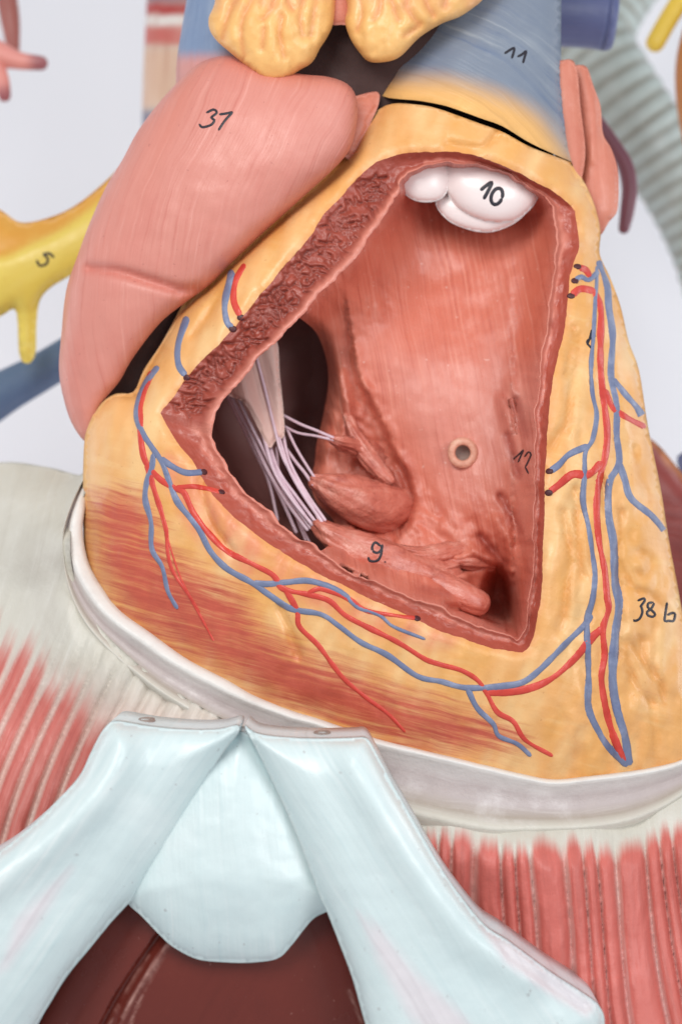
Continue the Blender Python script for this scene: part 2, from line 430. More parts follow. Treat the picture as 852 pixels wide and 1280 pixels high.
def tube3(name, path, mat, parent=None, n=14, flat=1.0, ridge=None, col=None, cap=True, mask=None, up=None, noise_amp=0.0, seed=0.0):
    """tube along path rows (x, y, z, r); flat squashes it along the second frame axis"""
    p = A(path)[:, :3]; r = A(path)[:, 3]; m = len(p)
    t = np.gradient(p, axis=0); t /= np.linalg.norm(t, axis=1)[:, None] + 1e-12
    u = np.zeros_like(p); ref = A(up) if up is not None else A((0.13, -0.97, 0.2))
    for i in range(m):
        v = ref if up is not None else (ref if i == 0 else u[i-1])
        v = v - t[i] * (v @ t[i]); u[i] = v / (np.linalg.norm(v) + 1e-12)
    w = np.cross(t, u)
    rows = []
    if cap:
        for k in (0.0, 0.3, 0.6, 0.85):
            a = math.acos(k) if k else math.pi/2
            rows.append((p[0] - t[0]*r[0]*math.sin(a)*0.9, r[0]*max(math.cos(a), 0.02), 0))
    for i in range(m): rows.append((p[i], r[i], i))
    if cap:
        for k in (0.85, 0.6, 0.3, 0.0):
            a = math.acos(k) if k else math.pi/2
            rows.append((p[-1] + t[-1]*r[-1]*math.sin(a)*0.9, r[-1]*max(math.cos(a), 0.02), m-1))
    s = np.r_[0, np.cumsum(np.linalg.norm(np.diff(p, axis=0), axis=1))]
    V, F, fl, tt = [], [], [], []
    for c, rad, i in rows:
        k = 1 + (ridge(s[i]) if ridge else 0)
        for j in range(n):
            th = 2*math.pi*j/n
            off = (w[i]*math.cos(th) + u[i]*math.sin(th)*flat)*rad*k
            q = c + off
            if noise_amp:
                q = q + off / (np.linalg.norm(off) + 1e-9) * noise_amp * (0.55*noise.fractal(Vector((s[i]*2.0 + seed, math.cos(th)*1.3, math.sin(th)*1.3)), 0.9, 2, 5) + 0.45*noise.fractal(Vector((s[i]*1.1 + seed, math.cos(th)*4.5, math.sin(th)*4.5)), 0.9, 2, 4))
            V.append(q); fl.append((s[i], math.sin(th)*0.5*rad*3, math.cos(th)*0.5)); tt.append(i/(m-1))
    R = len(rows)
    for a in range(R-1):
        for j in range(n):
            F.append((a*n+j, a*n+(j+1) % n, (a+1)*n+(j+1) % n, (a+1)*n+j))
    F.append(tuple(range(n-1, -1, -1))); F.append(tuple((R-1)*n + j for j in range(n)))
    at = {'flow': A(fl)}
    tt = A(tt)
    if col is not None: at['Col'] = col(tt, A(V))
    if mask is not None: at['m'] = mask(tt, A(V))
    return make(name, V, F, mat, parent, at)

def ptube(name, pts, mat, parent=None, step=6, **kw):
    """pts rows (px, py, depth, radius_px)"""
    q = crom(pts, step)
    rows = [(*P(x, y, d), r/100*(DC+d)/DC) for x, y, d, r in q]
    return tube3(name, rows, mat, parent, **kw)

def grid_obj(name, rows, mat, parent=None, attrs=None, closed=False):
    n = len(rows[0]); V = np.vstack(rows); F = []
    for a in range(len(rows)-1):
        for j in range(n if closed else n-1):
            k = (j+1) % n
            F.append((a*n+j, (a+1)*n+j, (a+1)*n+k, a*n+k))
    return make(name, V, F, mat, parent, attrs)

def bvh(objs):
    V, F = [], []
    for o in objs:
        k = len(V); V += [v.co.copy() for v in o.data.vertices]; F += [tuple(i + k for i in f.vertices) for f in o.data.polygons]
    return BVHTree.FromPolygons(V, F)

EYE = Vector((0, -DC, 0))
def hit(tree, px, py):
    d = (P(px, py, 0) - EYE).normalized()
    loc, nor, i, dist = tree.ray_cast(EYE, d)
    if loc is None: return None, None
    if nor.dot(d) > 0: nor = -nor
    return loc, nor

def strip(name, tree, pts, r, mat, parent, h=0.012, step=3, taper=(1, 1), wob=0.0):
    """a thick line of paint or ink draped over a surface, following its relief. Points the surface misses are skipped"""
    q = crom(pts, step)[:, :2]; n = len(q)
    t = np.gradient(q, axis=0); t /= np.linalg.norm(t, axis=1)[:, None] + 1e-9; nr = np.stack([-t[:, 1], t[:, 0]], 1)
    K = ((-1.12, -0.6), (-0.95, 0.45), (-0.5, 0.9), (0, 1.0), (0.5, 0.9), (0.95, 0.45), (1.12, -0.6))
    V, F, fl, prev = [], [], [], False
    for i in range(n):
        u = i/max(1, n-1); rad = r*(taper[0]*(1-u) + taper[1]*u)
        if wob: rad *= 1 + wob*noise.noise(Vector((q[i, 0]*0.05, q[i, 1]*0.05, r)))
        if i in (0, n-1): rad *= 0.5
        row = []
        for k, lift in K:
            loc, nor = hit(tree, *(q[i] + nr[i]*k*rad))
            if loc is None: row = None; break
            row.append(loc + nor*(h*lift))
        if row is None: prev = False; continue
        c = len(V); V += row; fl += [(p_.x, p_.z, 0) for p_ in row]
        if prev: F += [(c-7+j, c-6+j, c+1+j, c+j) for j in range(6)]
        prev = True
    if not F: return None
    o = make(name, V, F, mat, parent, {'flow': A(fl)})
    return o

def dot(name, tree, x, y, r, mat, parent, sq=0.8):
    loc, nor = hit(tree, x, y)
    if loc is None: return None
    s = nor.cross(Vector((0, 0, 1))).normalized(); u = s.cross(nor).normalized()
    V, F = [], []; k = r/100
    for ring, (rr_, hh) in enumerate(((1.0, -0.3), (0.95, 0.25), (0.6, 0.45), (0.05, 0.48))):
        for j in range(14):
            th = 2*math.pi*j/14; V.append(loc + s*(k*rr_*math.cos(th)) + u*(k*rr_*sq*math.sin(th)) + nor*(k*hh*0.6))
    for a in range(3):
        for j in range(14): F.append((a*14+j, a*14+(j+1) % 14, (a+1)*14+(j+1) % 14, (a+1)*14+j))
    F.append(tuple(42+j for j in range(14)))
    return make(name, V, F, mat, parent, {'flow': np.zeros((len(V), 3))})

# ------------------------------------------------------------------ backdrop (the studio's white background)
rows = []
for y, z in ((17, 22), (17, -6), (16.6, -9), (15.2, -11.5), (12.5, -13), (6, -13.4), (-3, -13.4)):
    rows.append(A([(x, y, z) for x in np.linspace(-34, 34, 12)]))
bd = grid_obj('backdrop', rows, M['backdrop'], None, {'flow': np.zeros((12*7, 3))}); bd['kind'] = 'structure'

# ------------------------------------------------------------------ heart: outlines (photo pixels, depth added in code)
SIL = [(472,117),(481,97),(491,77),(517,53),(545,10),(560,-60),(566,-200),(700,-200),(701,-60),(701,0),(701,77),(706,147),(715,203),(731,230),
       (743,258),(750,290),(749,318),(762,347),(775,383),(785,426),(798,463),(808,526),(816,566),(826,616),(835,673),(845,726),(854,776),(868,850),
       (880,930),(870,1000),(800,1040),(700,1050),(600,1045),(500,1020),(400,985),(300,930),(220,875),(150,815),(118,750),(106,690),(104,620),(105,560),
       (110,530),(125,505),(145,492),(167,490),(180,462),(200,432),(222,392),(245,350),(275,310),(310,275),(350,240),(390,208),(418,184),(440,165),(458,146),(468,130)]
sil = crom(SIL, 8, True)
FIELD = inflate(sil, 110, 3500)
def hbase(p): return 1.25 + (600 - p[:, 1]) / 1000 * 0.7
HR = 0.62
def hdepth(p): return hbase(p) - HR * FIELD(p) / 100
seam_h = [(468,139),(473,137),(481,132),(497,129),(531,132),(551,137),(568,143),(601,155),(628,165),(661,183),(695,196),(716,204)]
seam_t = [(466,117),(473,118),(484,122),(501,124),(524,126),(551,131),(568,136),(601,148),(628,158),(661,178),(695,194),(716,203)]
CUT_O = [[(201,516),(208,508),(243,462),(290,412),(311,387),(351,337),(384,300),(407,267),(431,240),(454,217),(471,202)],
         [(471,202),(497,193),(524,190),(551,190),(568,189),(601,197),(635,210),(668,227),(701,247),(718,264)],
         [(718,264),(722,290),(723,310),(716,328),(711,353),(708,383),(705,413),(695,453),(686,509),(683,543),(681,589),(680,643),(678,693),(677,726),(674,759),(668,789),(661,808),(652,815)],
         [(652,815),(630,813),(600,806),(568,795),(544,787),(517,773),(484,759),(451,743),(417,726),(384,709),(351,689),(317,666),(290,643),(268,620),(240,576),(220,550),(203,522)]]
CUT_I = [[(267,531),(271,514),(280,498),(300,478),(328,442),(347,425),(374,397),(404,363),(434,333),(464,293),(484,263),(497,240)],
         [(497,240),(500,228),(517,214),(551,204),(568,204),(608,208),(641,222),(671,240),(688,258)],
         [(688,258),(693,283),(693,320),(690,353),(685,387),(681,423),(676,446),(673,483),(668,513),(668,559),(668,613),(665,653),(665,693),(663,719),(658,746),(656,779),(650,797),(644,801)],
         [(644,801),(636,794),(601,784),(581,776),(568,769),(551,758),(517,746),(484,733),(457,723),(431,712),(401,688),(351,657),(341,642),(304,613),(286,586),(270,556),(266,542)]]
NS = [280, 90, 190, 190]
def joined(parts):
    o = []
    for k, s in enumerate(parts):
        r = resample(crom(s, 4), NS[k] + 1); o.append(r[:-1])
    return np.vstack(o)
cut_o = joined(CUT_O); cut_i = joined(CUT_I); NC = len(cut_o)
def jit(p, amp, seed, sc=9.0):
    t = np.roll(p, -1, 0) - np.roll(p, 1, 0); nrm = np.stack([-t[:, 1], t[:, 0]], 1); nrm /= np.linalg.norm(nrm, axis=1)[:, None]
    return p + nrm * (nz(p, sc, seed) * amp)[:, None]
cut_o = jit(jit(cut_o, 1.6, 1.0, 26), 0.6, 1.5, 7); cut_i = jit(jit(cut_i, 3.4, 5.0, 24), 0.9, 5.5, 7)

# paint layout on the wall
patch1 = A([(112,618),(150,612),(180,622),(196,650),(215,690),(262,720),(305,745),(330,785),(380,815),(440,838),(520,868),(590,892),(650,915),(655,935),(560,940),(470,925),(380,890),(280,850),(200,800),(150,760),(122,710)])
edgepink = A([(212,575),(245,600),(300,660),(380,718),(470,765),(560,800),(540,803),(470,785),(400,752),(330,728),(285,700),(245,660),(222,620)])
def wall_mask(p):
    d1 = pdist(p, patch1); m1 = np.where(inside(p, patch1), np.clip(0.50 + d1/75, 0, 0.86), np.clip(0.50 - d1/55, 0, 1))
    return m1
def wall_col(p):
    c = np.tile(lin((230, 172, 109)), (len(p), 1))
    d2 = pdist(p, edgepink); t = np.where(inside(p, edgepink), 0.75, np.clip(0.75 - d2/22, 0, 1))[:, None]
    c = c * (1 - t) + lin((222, 128, 100)) * t
    d3 = pdist(p, cut_o); t = (0.55 * np.exp(-(d3/5)**2))[:, None]
    c = c * (1 - t) + lin((216, 138, 84)) * t
    t = (0.55*groove(p, fat_lines, 3.2, 1.0))[:, None]; c = c*(1-t) + lin((206, 136, 58))*t
    n1 = nz(p, 60, 3.3, (0.6, 1.6), 0.3)
    t = np.clip(n1 * 0.9, 0, 0.5)[:, None]; c = c * (1 - t) + lin((226, 164, 84)) * t
    t = np.clip(-n1 * 0.9, 0, 0.5)[:, None]; c = c * (1 - t) + lin((240, 206, 150)) * t
    return c
fat_lines = [[(800,800),(806,830),(822,850),(830,880)],[(782,800),(800,820)],[(690,560),(700,540),(712,530)],[(706,470),(714,440),(716,410)],[(798,690),(812,700),(806,720),(795,715)],[(722,420),(716,480),(706,540)],[(704,640),(712,700),(705,760),(700,790)],[(772,700),(790,735),(815,745),(840,770)],[(778,800),(790,850),(815,880)],
             [(790,560),(800,600),(812,625)],[(718,610),(722,680),(728,720)],[(776,640),(772,700),(776,760),(774,820)],[(757,640),(752,600)],
             [(250,600),(262,650),(290,690)],[(350,760),(362,790),(372,820)],[(240,420),(258,396),(280,360)],[(620,170),(600,185),(560,180)]]
ATR = crom([(232,93),(200,127),(173,163),(153,200),(133,233),(113,277),(97,320),(83,363),(77,417),(74,463),(80,499),(90,529),(107,552),(118,540),(128,505),(150,476),(166,448),(200,404),(235,376),
           (262,356),(290,328),(330,290),(370,254),(420,208),(438,184),(446,150),(445,122),(434,105),(410,96),(380,93),(340,86),(290,70),(255,76)], 6, True)
def wall_disp(p):
    d = 0.045 * nz(p, 55, 2.0, (0.5, 1.6), 0.25) + 0.012 * nz(p, 14, 8.0, (0.7, 1.4), 0.2)
    d += groove(p, fat_lines, 5, 0.085)
    right = sstep(690, 720, p[:, 0])
    d += right * 0.07 * nz(p, 26, 12.0, (0.6, 2.0), -0.1) + right*0.014*nz(p, 9, 17.0, (0.7, 1.6))
    d += 0.42 * np.exp(-((pdist(p, ATR)/8)**2)) * sstep(420, 380, p[:, 1])
    # a raised shoulder along the left strip, bevel at the cut
    d += 0.06 * np.exp(-(pdist(p, cut_o)/5)**2)
    return d

heart = thing('heart', 'opened yellow and red heart model with a deep pink chamber, set in the white collar', 'heart model')
# wall: the region below the seam
i0 = int(np.argmin(((sil - A((716,204)))**2).sum(1))); i1 = int(np.argmin(((sil - A((466,133)))**2).sum(1)))
body = sil[i0:i1+1] if i1 > i0 else np.vstack([sil[i0:], sil[:i1+1]])
sh = crom(seam_h, 6)
heart_poly = np.vstack([sh, body[1:-1]])
def wall_flow(p):
    s = (p - A((470, 500))) / 100
    return np.stack([s[:, 0]*0.96 + s[:, 1]*0.25, -s[:, 0]*0.25 + s[:, 1]*0.96, np.zeros(len(p))], 1)
wall = blob('heart_wall', sil, hbase, HR, 1.05, M['fat'], heart, g=5.0, disp=wall_disp, col=wall_col, flow=wall_flow, mask=wall_mask,
            holes=(cut_o,), field=FIELD, region_poly=heart_poly)

# cut face between the two outlines
d_o = hdepth(cut_o) + wall_disp(cut_o)
t_idx = np.arange(NC) / NC
inset = tps([(201,516,0.28),(267,531,0.28),(300,430,0.30),(380,340,0.30),(460,230,0.32),(560,195,0.30),(700,250,0.30),(690,420,0.24),(675,600,0.22),(668,780,0.25),(560,790,0.2),(400,700,0.22),(290,620,0.24)])
d_i = hdepth(cut_i) + inset(cut_i)
# smooth the inner depth so it reads as one cut plane
k = np.ones(25)/25; d_i = np.convolve(np.r_[d_i[-12:], d_i, d_i[:12]], k, 'valid')
NA = 28; rows, cc, ff, kk = [], [], [], []
leftup = np.zeros(NC); leftup[:NS[0]+20] = 1; leftup = np.convolve(np.r_[leftup[-20:], leftup, leftup[:20]], np.ones(41)/41, 'valid')
arc = np.r_[0, np.cumsum(np.linalg.norm(np.diff((cut_o+cut_i)/2, axis=0), axis=1))]/100
wid = np.linalg.norm(cut_o - cut_i, axis=1)
stk = []                                                            # furrows pressed into the broad cut face
rs = random.Random(5)
for _ in range(330):
    i = rs.randrange(8, NS[0]-4); t = rs.uniform(0.06, 0.80); q0 = cut_o[i]*(1-t) + cut_i[i]*t
    u_ = i/NS[0]
    ang = rs.choice((rs.gauss(1.25, 0.35), rs.gauss(-0.35, 0.5), rs.uniform(0, 3.14))); L_ = rs.uniform(4, 9) if u_ > 0.45 else rs.uniform(6, 13)
    if u_ < 0.40 and rs.random() < 0.55: continue
    c_, s_ = math.cos(ang)*L_, math.sin(ang)*L_; bx, by = -s_*rs.uniform(-.35, .35), c_*rs.uniform(-.35, .35)
    stk.append([tuple(q0 - (c_, s_)), tuple(q0 + (bx, by)), tuple(q0 + (c_, s_))])
stk_seg = [crom(l, 4) for l in stk]
def furrow(q, w):
    out = np.full(len(q), 1e9)
    for l in stk_seg:
        lo_, hi_ = l.min(0)-8, l.max(0)+8
        m_ = (q[:, 0] > lo_[0]) & (q[:, 0] < hi_[0]) & (q[:, 1] > lo_[1]) & (q[:, 1] < hi_[1])
        if m_.any(): out[m_] = np.minimum(out[m_], pdist(q[m_], l, False))
    return np.exp(-(out/w)**2)
for a in range(NA+1):
    t = a/NA
    q = cut_o*(1-t) + cut_i*t
    dd = d_o*(1-t) + d_i*t + 0.10*math.sin(math.pi*min(1, t*1.0))*0.7
    dd = dd + (0.020*nz(q, 14, 4.0) + 0.006*nz(q, 5, 9.0)) * max(0, math.sin(math.pi*t))**0.5 * (0.5 + leftup) + (1-leftup)*0.03*nz(q, 9, 41.0)*max(0, math.sin(math.pi*t))
    lip = math.exp(-((t-0.93)/0.10)**2)
    fw = furrow(q, 1.7) * (1-min(1, lip*1.2)) * min(1, t*8)
    dd = dd - lip*0.07 + 0.065*fw - 0.022*furrow(q + 3.0, 2.2)*leftup*(1-min(1, lip*1.2))
    rows.append(PA(q, dd))
    cr = lin((150,66,52)); cl = lin((216,136,118)); cb = lin((196,112,94))
    low = np.zeros(NC); low[NS[0]+NS[1]+NS[2]:] = 1
    vr_ = (0.5 + 0.5*np.clip(nz(q, 40, 14.0)*1.5, -1, 1)); 
    base = cr[None]*(1-0.55*low[:, None]*t) + lin((190,98,82))[None]*(0.55*low[:, None]*t)
    lp = np.where(leftup > 0.5, np.clip(lip*1.1, 0, 1)*0.9, 0.85*sstep(0.45, 0.75, t + 0.22*nz(q, 18, 31.0)))[:, None]
    warm = (1-leftup)[:, None]; base = base*(1-0.75*warm) + lin((178,86,69))*(0.75*warm)
    base = base*(1-0.42*fw[:, None]) + lin((118,50,42))*(0.42*fw[:, None])
    base = base*(1-0.35*vr_[:, None]) + lin((186,96,80))[None]*(0.35*vr_[:, None])
    cc.append(base*(1-lp) + cl[None]*lp)
    ff.append(np.stack([arc, np.full(NC, t)*wid/100, np.zeros(NC)], 1))
    kk.append(leftup*(1-min(1, lip*1.3))*min(1, t*6))
cut = grid_obj('cut_face', rows, M['cut'], heart, {'Col': np.vstack(cc), 'flow': np.vstack(ff), 'crk': np.hstack(kk)}, closed=True)

# ventricle lining: a deep bowl, with the opening towards the right chamber left out
Hedge = crom([(400,690),(415,676),(417,652),(396,628),(388,602),(393,580),(396,553),(404,519),(410,483),(409,456),(402,430),(392,412),(374,397)], 4)
ia = int(np.argmin(((cut_i - A((374,397)))**2).sum(1))); ib = int(np.argmin(((cut_i - A((401,688)))**2).sum(1)))
lin_poly = np.vstack([cut_i[ia:ib+1], Hedge[1:-1]])
rimd = tps([(*cut_i[i], d_i[i]) for i in range(0, NC, 9)])
floor_d = tps([(600,300,2.0),(540,300,2.0),(660,300,1.7),(600,450,1.45),(600,570,1.2),(650,650,1.0),(560,640,1.25),(470,420,1.5),(430,370,1.2),(420,390,1.3),(440,560,1.75),
               (470,640,1.65),(520,720,0.95),(450,700,0.85),(600,720,1.25),(640,770,1.5),(590,240,2.3),(640,450,1.4),(655,560,1.1),(500,520,1.5),(520,350,1.9),(400,690,0.7),(480,730,.6),(560,765,.85)])
crease = crom([(443,440),(449,470),(471,513),(491,556),(511,593),(519,626),(514,655),(500,672)], 4)
pocket = crom([(598,744),(606,722),(622,706),(640,722),(648,745),(650,775),(645,793),(622,788),(600,778),(560,765),(553,752),(580,756)], 5, True)
pocket2 = crom([(425,706),(440,712),(460,722),(462,727),(448,723),(430,716)], 4, True)
ridges = [[(640,480),(650,520),(660,560)],[(628,500),(645,560),(655,620)],[(640,590),(655,640),(660,690)],[(620,650),(640,690),(655,730)],[(590,690),(620,705),(640,740)],
          [(500,690),(540,700),(575,695),(600,690)],[(505,712),(545,722),(580,720)],[(425,470),(435,510),(430,545)]]
dips = [[(645,500),(657,545)],[(634,545),(648,595)],[(625,620),(650,665)],[(600,670),(630,705)],[(520,702),(560,712),(595,706)],[(530,735),(560,742)]]
def lin_rough(p):
    low = sstep(590, 690, p[:, 1]) + 0.8*sstep(620, 650, p[:, 0])*sstep(420, 500, p[:, 1]) + 0.9*sstep(20, -20, p[:, 0]-(430+(p[:, 1]-400)*0.45))*sstep(440, 500, p[:, 1])
    low += 0.5*sstep(70, 30, np.hypot(p[:, 0]-450, p[:, 1]-365))
    return np.clip(low, 0, 1)
def lin_disp(p):
    s = pdist(p, cut_i)
    d0 = rimd(p); fl = floor_d(p)
    L = np.where(p[:, 0] > 640, 13, 16)
    t = 1 - np.exp(-(s/L)**1.3)
    d = d0*(1-t) + np.maximum(fl, d0)*t
    sd = side(p, crease)                       # left of the crease lies deeper
    near = np.exp(-(np.abs(sd)/70)**2)
    d += t * near * np.where(sd > 0, 0.22*sstep(0, 7, sd), -0.06*np.exp(-(sd/10)**2))
    ip = np.where(inside(p, pocket), 1, -1) * pdist(p, pocket); d += 1.35 * sstep(-4, 18, ip)
    ip = np.where(inside(p, pocket2), 1, -1) * pdist(p, pocket2); d += 0.45 * sstep(-3, 6, ip)
    d += t*(0.035*nz(p, 60, 6.0) + 0.006*nz(p, 14, 16.0, (0.6, 2.2)))
    low = lin_rough(p)
    d += t*low*(0.085*nz(p, 24, 26.0, (1.6, 0.7), 0.7) + 0.03*nz(p, 9, 36.0))
    d -= t*groove(p, ridges, 7, 0.15); d += t*groove(p, dips, 4.5, 0.12)
    sh_ = pdist(p, Hedge, False); d += 0.45*np.exp(-(sh_/9)**1.5)
    br = np.hypot(p[:, 0]-578, p[:, 1]-566); d += 0.5*sstep(14, 10, br)
    return d
def lin_col(p):
    c = np.tile(lin((215, 121, 98)), (len(p), 1))
    s = pdist(p, cut_i)
    t = (0.7*sstep(0.25, 1, np.clip((330 - p[:, 1])/90, 0, 1)))[:, None]; c = c*(1-t) + lin((176, 86, 74))*t  # darker towards the top: shade under the valve put into the colour
    sept = sstep(-5, 60, -side(p, crease))*sstep(420, 480, p[:, 1])*sstep(660, 560, p[:, 1])
    t = (0.55*sept)[:, None]; c = c*(1-t) + lin((220, 150, 136))*t
    n1 = nz(p, 40, 40.0, (0.7, 2.2), -0.12); rough_ = lin_rough(p); k_ = 0.12 + 0.9*rough_
    t = np.clip(n1*k_, 0, 0.65)[:, None]; c = c*(1-t) + lin((176, 80, 64))*t
    t = np.clip(-n1*0.8*k_, 0, 0.55)[:, None]; c = c*(1-t) + lin((230, 166, 150))*t
    t = (0.6*groove(p, dips, 6, 1.0))[:, None]; c = c*(1-t) + lin((158, 66, 58))*t
    t = (0.6*np.exp(-(s/6)**2))[:, None]; c = c*(1-t) + lin((214, 132, 116))*t
    return c
def lin_flow(p):
    # brush strokes run up and down, leaning
    a = math.radians(80); c, s = math.cos(a), math.sin(a)
    return np.stack([(p[:, 0]*c + p[:, 1]*s)/100, (-p[:, 0]*s + p[:, 1]*c)/100, np.zeros(len(p))], 1)
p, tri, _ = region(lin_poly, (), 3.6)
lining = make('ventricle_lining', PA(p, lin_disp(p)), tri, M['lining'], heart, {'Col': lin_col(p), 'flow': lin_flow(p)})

# dark chamber seen through the opening
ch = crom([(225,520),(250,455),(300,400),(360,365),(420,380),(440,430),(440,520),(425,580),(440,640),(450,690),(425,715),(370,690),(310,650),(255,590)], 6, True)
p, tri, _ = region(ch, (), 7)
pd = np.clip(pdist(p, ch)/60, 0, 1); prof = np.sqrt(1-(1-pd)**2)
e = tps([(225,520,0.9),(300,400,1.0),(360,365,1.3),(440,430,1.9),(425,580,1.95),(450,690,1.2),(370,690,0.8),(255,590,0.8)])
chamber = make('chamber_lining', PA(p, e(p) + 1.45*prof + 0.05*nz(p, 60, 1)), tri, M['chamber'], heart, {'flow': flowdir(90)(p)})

# added dark body filling the gaps: shade put into its brown, vessel roots included
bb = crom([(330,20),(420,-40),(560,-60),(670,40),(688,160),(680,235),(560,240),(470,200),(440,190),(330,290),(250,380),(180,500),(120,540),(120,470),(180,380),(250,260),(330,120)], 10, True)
blob('dark_gap_body', bb, 1.75, 0.45, 0.6, M['backbody'], heart, g=12)

# papillary muscles
lv = bvh([lining])
def muscle(pts, seed, name='papillary_muscle', amp=0.075):
    return ptube(name, pts, M['muscle'], heart, step=3, n=40, noise_amp=amp, seed=seed)
pm9 = muscle([(397,658,0.85,9),(410,668,0.82,15),(432,680,0.82,22),(460,695,0.85,27),(492,707,0.9,29),(525,716,1.0,26),(560,724,1.15,20)], 1.0)
pmB = muscle([(395,603,1.15,11),(408,609,1.16,19),(430,619,1.24,26),(458,630,1.46,30),(486,634,1.72,30),(508,632,1.95,24)], 7.0)
pmC = muscle([(414,549,1.25,3.5),(424,552,1.30,7),(438,556,1.5,10),(456,562,1.80,14),(470,575,2.0,14)], 11.0)
pmD = muscle([(530,722,1.0,20),(556,735,0.88,19),(580,746,0.80,18),(598,754,0.78,16)], 17.0, amp=0.02)

for pts, sd in (([(488,688,0.88,9),(520,694,0.96,12),(552,692,1.10,12),(580,684,1.25,9)], 21.0), ([(498,712,0.82,9),(532,716,0.93,11),(566,708,1.08,9)], 25.0), ([(560,700,1.12,9),(590,700,1.22,12),(612,706,1.32,9)], 31.0),
                ([(640,500,1.05,3),(650,545,0.98,6),(655,590,0.92,6),(657,640,0.92,4)], 37.0), ([(628,610,1.15,4),(642,650,1.05,7),(652,690,1.0,6)], 41.0), ([(432,520,1.75,5),(442,545,1.68,9),(462,575,1.6,11),(486,600,1.55,8)], 47.0)):
    muscle(pts, sd, 'muscle_ridge', 0.06)

# chords and the leaflet
leaf_poly = crom([(283,490),(300,455),(322,430),(345,424),(350,470),(354,509),(355,546),(345,550),(337,560),(324,538),(306,505)], 4, True)
def leafcol(p):
    return blend((168,114,104), (230,190,178), lambda q: sstep(285, 338, q[:, 0]))(p)
leaflet = blob('valve_leaflet', leaf_poly, lambda p: 1.36 + 0.003*(p[:, 0]-330) - 0.0015*(p[:, 1]-500), 0.10, 0.05, M['leaflet'], heart, g=4, rr=6,
               col=leafcol, flow=flowdir(75), disp=lambda p: 0.05*np.sin((p[:, 0]-0.2*p[:, 1])/7.0))
chords = [
    ([(312,456,1.40),(330,500,1.38),(347,543,1.32),(361,586,1.1),(380,620,0.95),(402,652,0.80)], 2.3),
    ([(302,462,1.42),(318,510,1.40),(330,548,1.32),(343,590,1.1),(365,625,0.95),(390,656,0.82)], 2.5),
    ([(337,556,1.40),(349,590,1.2),(370,620,1.0),(396,655,0.80)], 2.2),
    ([(338,556,1.42),(340,580,1.25),(360,615,1.05),(386,652,0.85)], 2.8),
    ([(354,545,1.42),(362,578,1.2),(384,618,0.98),(406,650,0.80)], 2.2),
    ([(290,480,1.40),(308,520,1.40),(326,556,1.34),(346,596,1.15),(368,632,1.0),(388,660,0.86)], 2.2),
    ([(320,445,1.34),(332,490,1.30),(343,535,1.26),(355,575,1.15),(378,612,1.0),(398,648,0.82)], 2.0),
    ([(286,489,1.55),(312,540,1.5),(336,590,1.3),(360,630,1.1),(384,662,0.9)], 2.6),
    ([(352,518,1.5),(375,530,1.4),(395,538,1.3),(416,547,1.22)], 1.9),
    ([(354,532,1.5),(372,541,1.42),(395,545,1.3),(416,550,1.22)], 1.7),
    ([(358,535,1.5),(370,560,1.35),(382,580,1.2),(393,597,1.08)], 1.8),
    ([(354,556,1.45),(370,578,1.3),(380,590,1.2),(391,606,1.08)], 2.2),
    ([(284,495,1.9),(316,560,1.9),(335,600,1.8),(347,650,1.7)], 2.0),
    ([(330,580,1.8),(350,620,1.75),(370,665,1.6)], 2.2),
    ([(352,600,1.8),(368,640,1.7),(382,675,1.5)], 2.0),
    ([(345,560,1.5),(352,610,1.5),(375,655,1.3),(388,680,1.1)], 1.8),
]
for pts, r in chords:
    ptube('tendon_string', [(x, y, d, r) for x, y, d in pts], M['tendon'], heart, step=6, n=8)

# white valve cusps at the outlet
cusps = [
    ([(496,232),(500,214),(520,200),(548,196),(560,210),(560,235),(552,248),(535,253),(514,249)], 1.15, 0.85),
    ([(544,255),(556,240),(620,230),(664,240),(660,262),(643,279),(615,290),(588,288),(560,276)], 1.36, 0.72),
    ([(551,212),(560,198),(610,192),(650,204),(673,236),(671,250),(658,266),(640,277),(608,278),(578,266),(561,248),(554,228)], 1.25, 0.90),
]
cu = []
for pts, d, H in cusps:
    cu.append(blob('valve_cusp', crom(pts, 3, True), d, H, 0.5, M['cusp'], heart, g=2.6))

# bushing in the septum
loc, nor = hit(lv, 601, 566); y0 = loc.y
rows = []
for rad, dz in ((9.0, 0.45), (9.2, 0.05), (9.6, -0.015), (11, -0.032), (14, -0.04), (17.5, -0.03), (19, -0.005), (19.5, 0.14)):
    q = A([(578 + rad*math.cos(a), 566 + rad*1.02*math.sin(a)) for a in np.linspace(0, 2*math.pi, 40, endpoint=False)])
    rows.append(PA(q, np.full(40, y0 + dz)))
bush = grid_obj('bushing', rows[::-1], M['brass'], heart, {'flow': np.zeros((320, 3))}, closed=True)
q = A([(578 + 9.6*math.cos(a), 566 + 9.6*math.sin(a)) for a in np.linspace(0, 2*math.pi, 24, endpoint=False)])
make('hole_bottom', PA(q, np.full(24, y0+0.16)), [tuple(range(23, -1, -1))], M['hole'], bush, {'flow': np.zeros((24, 3))})

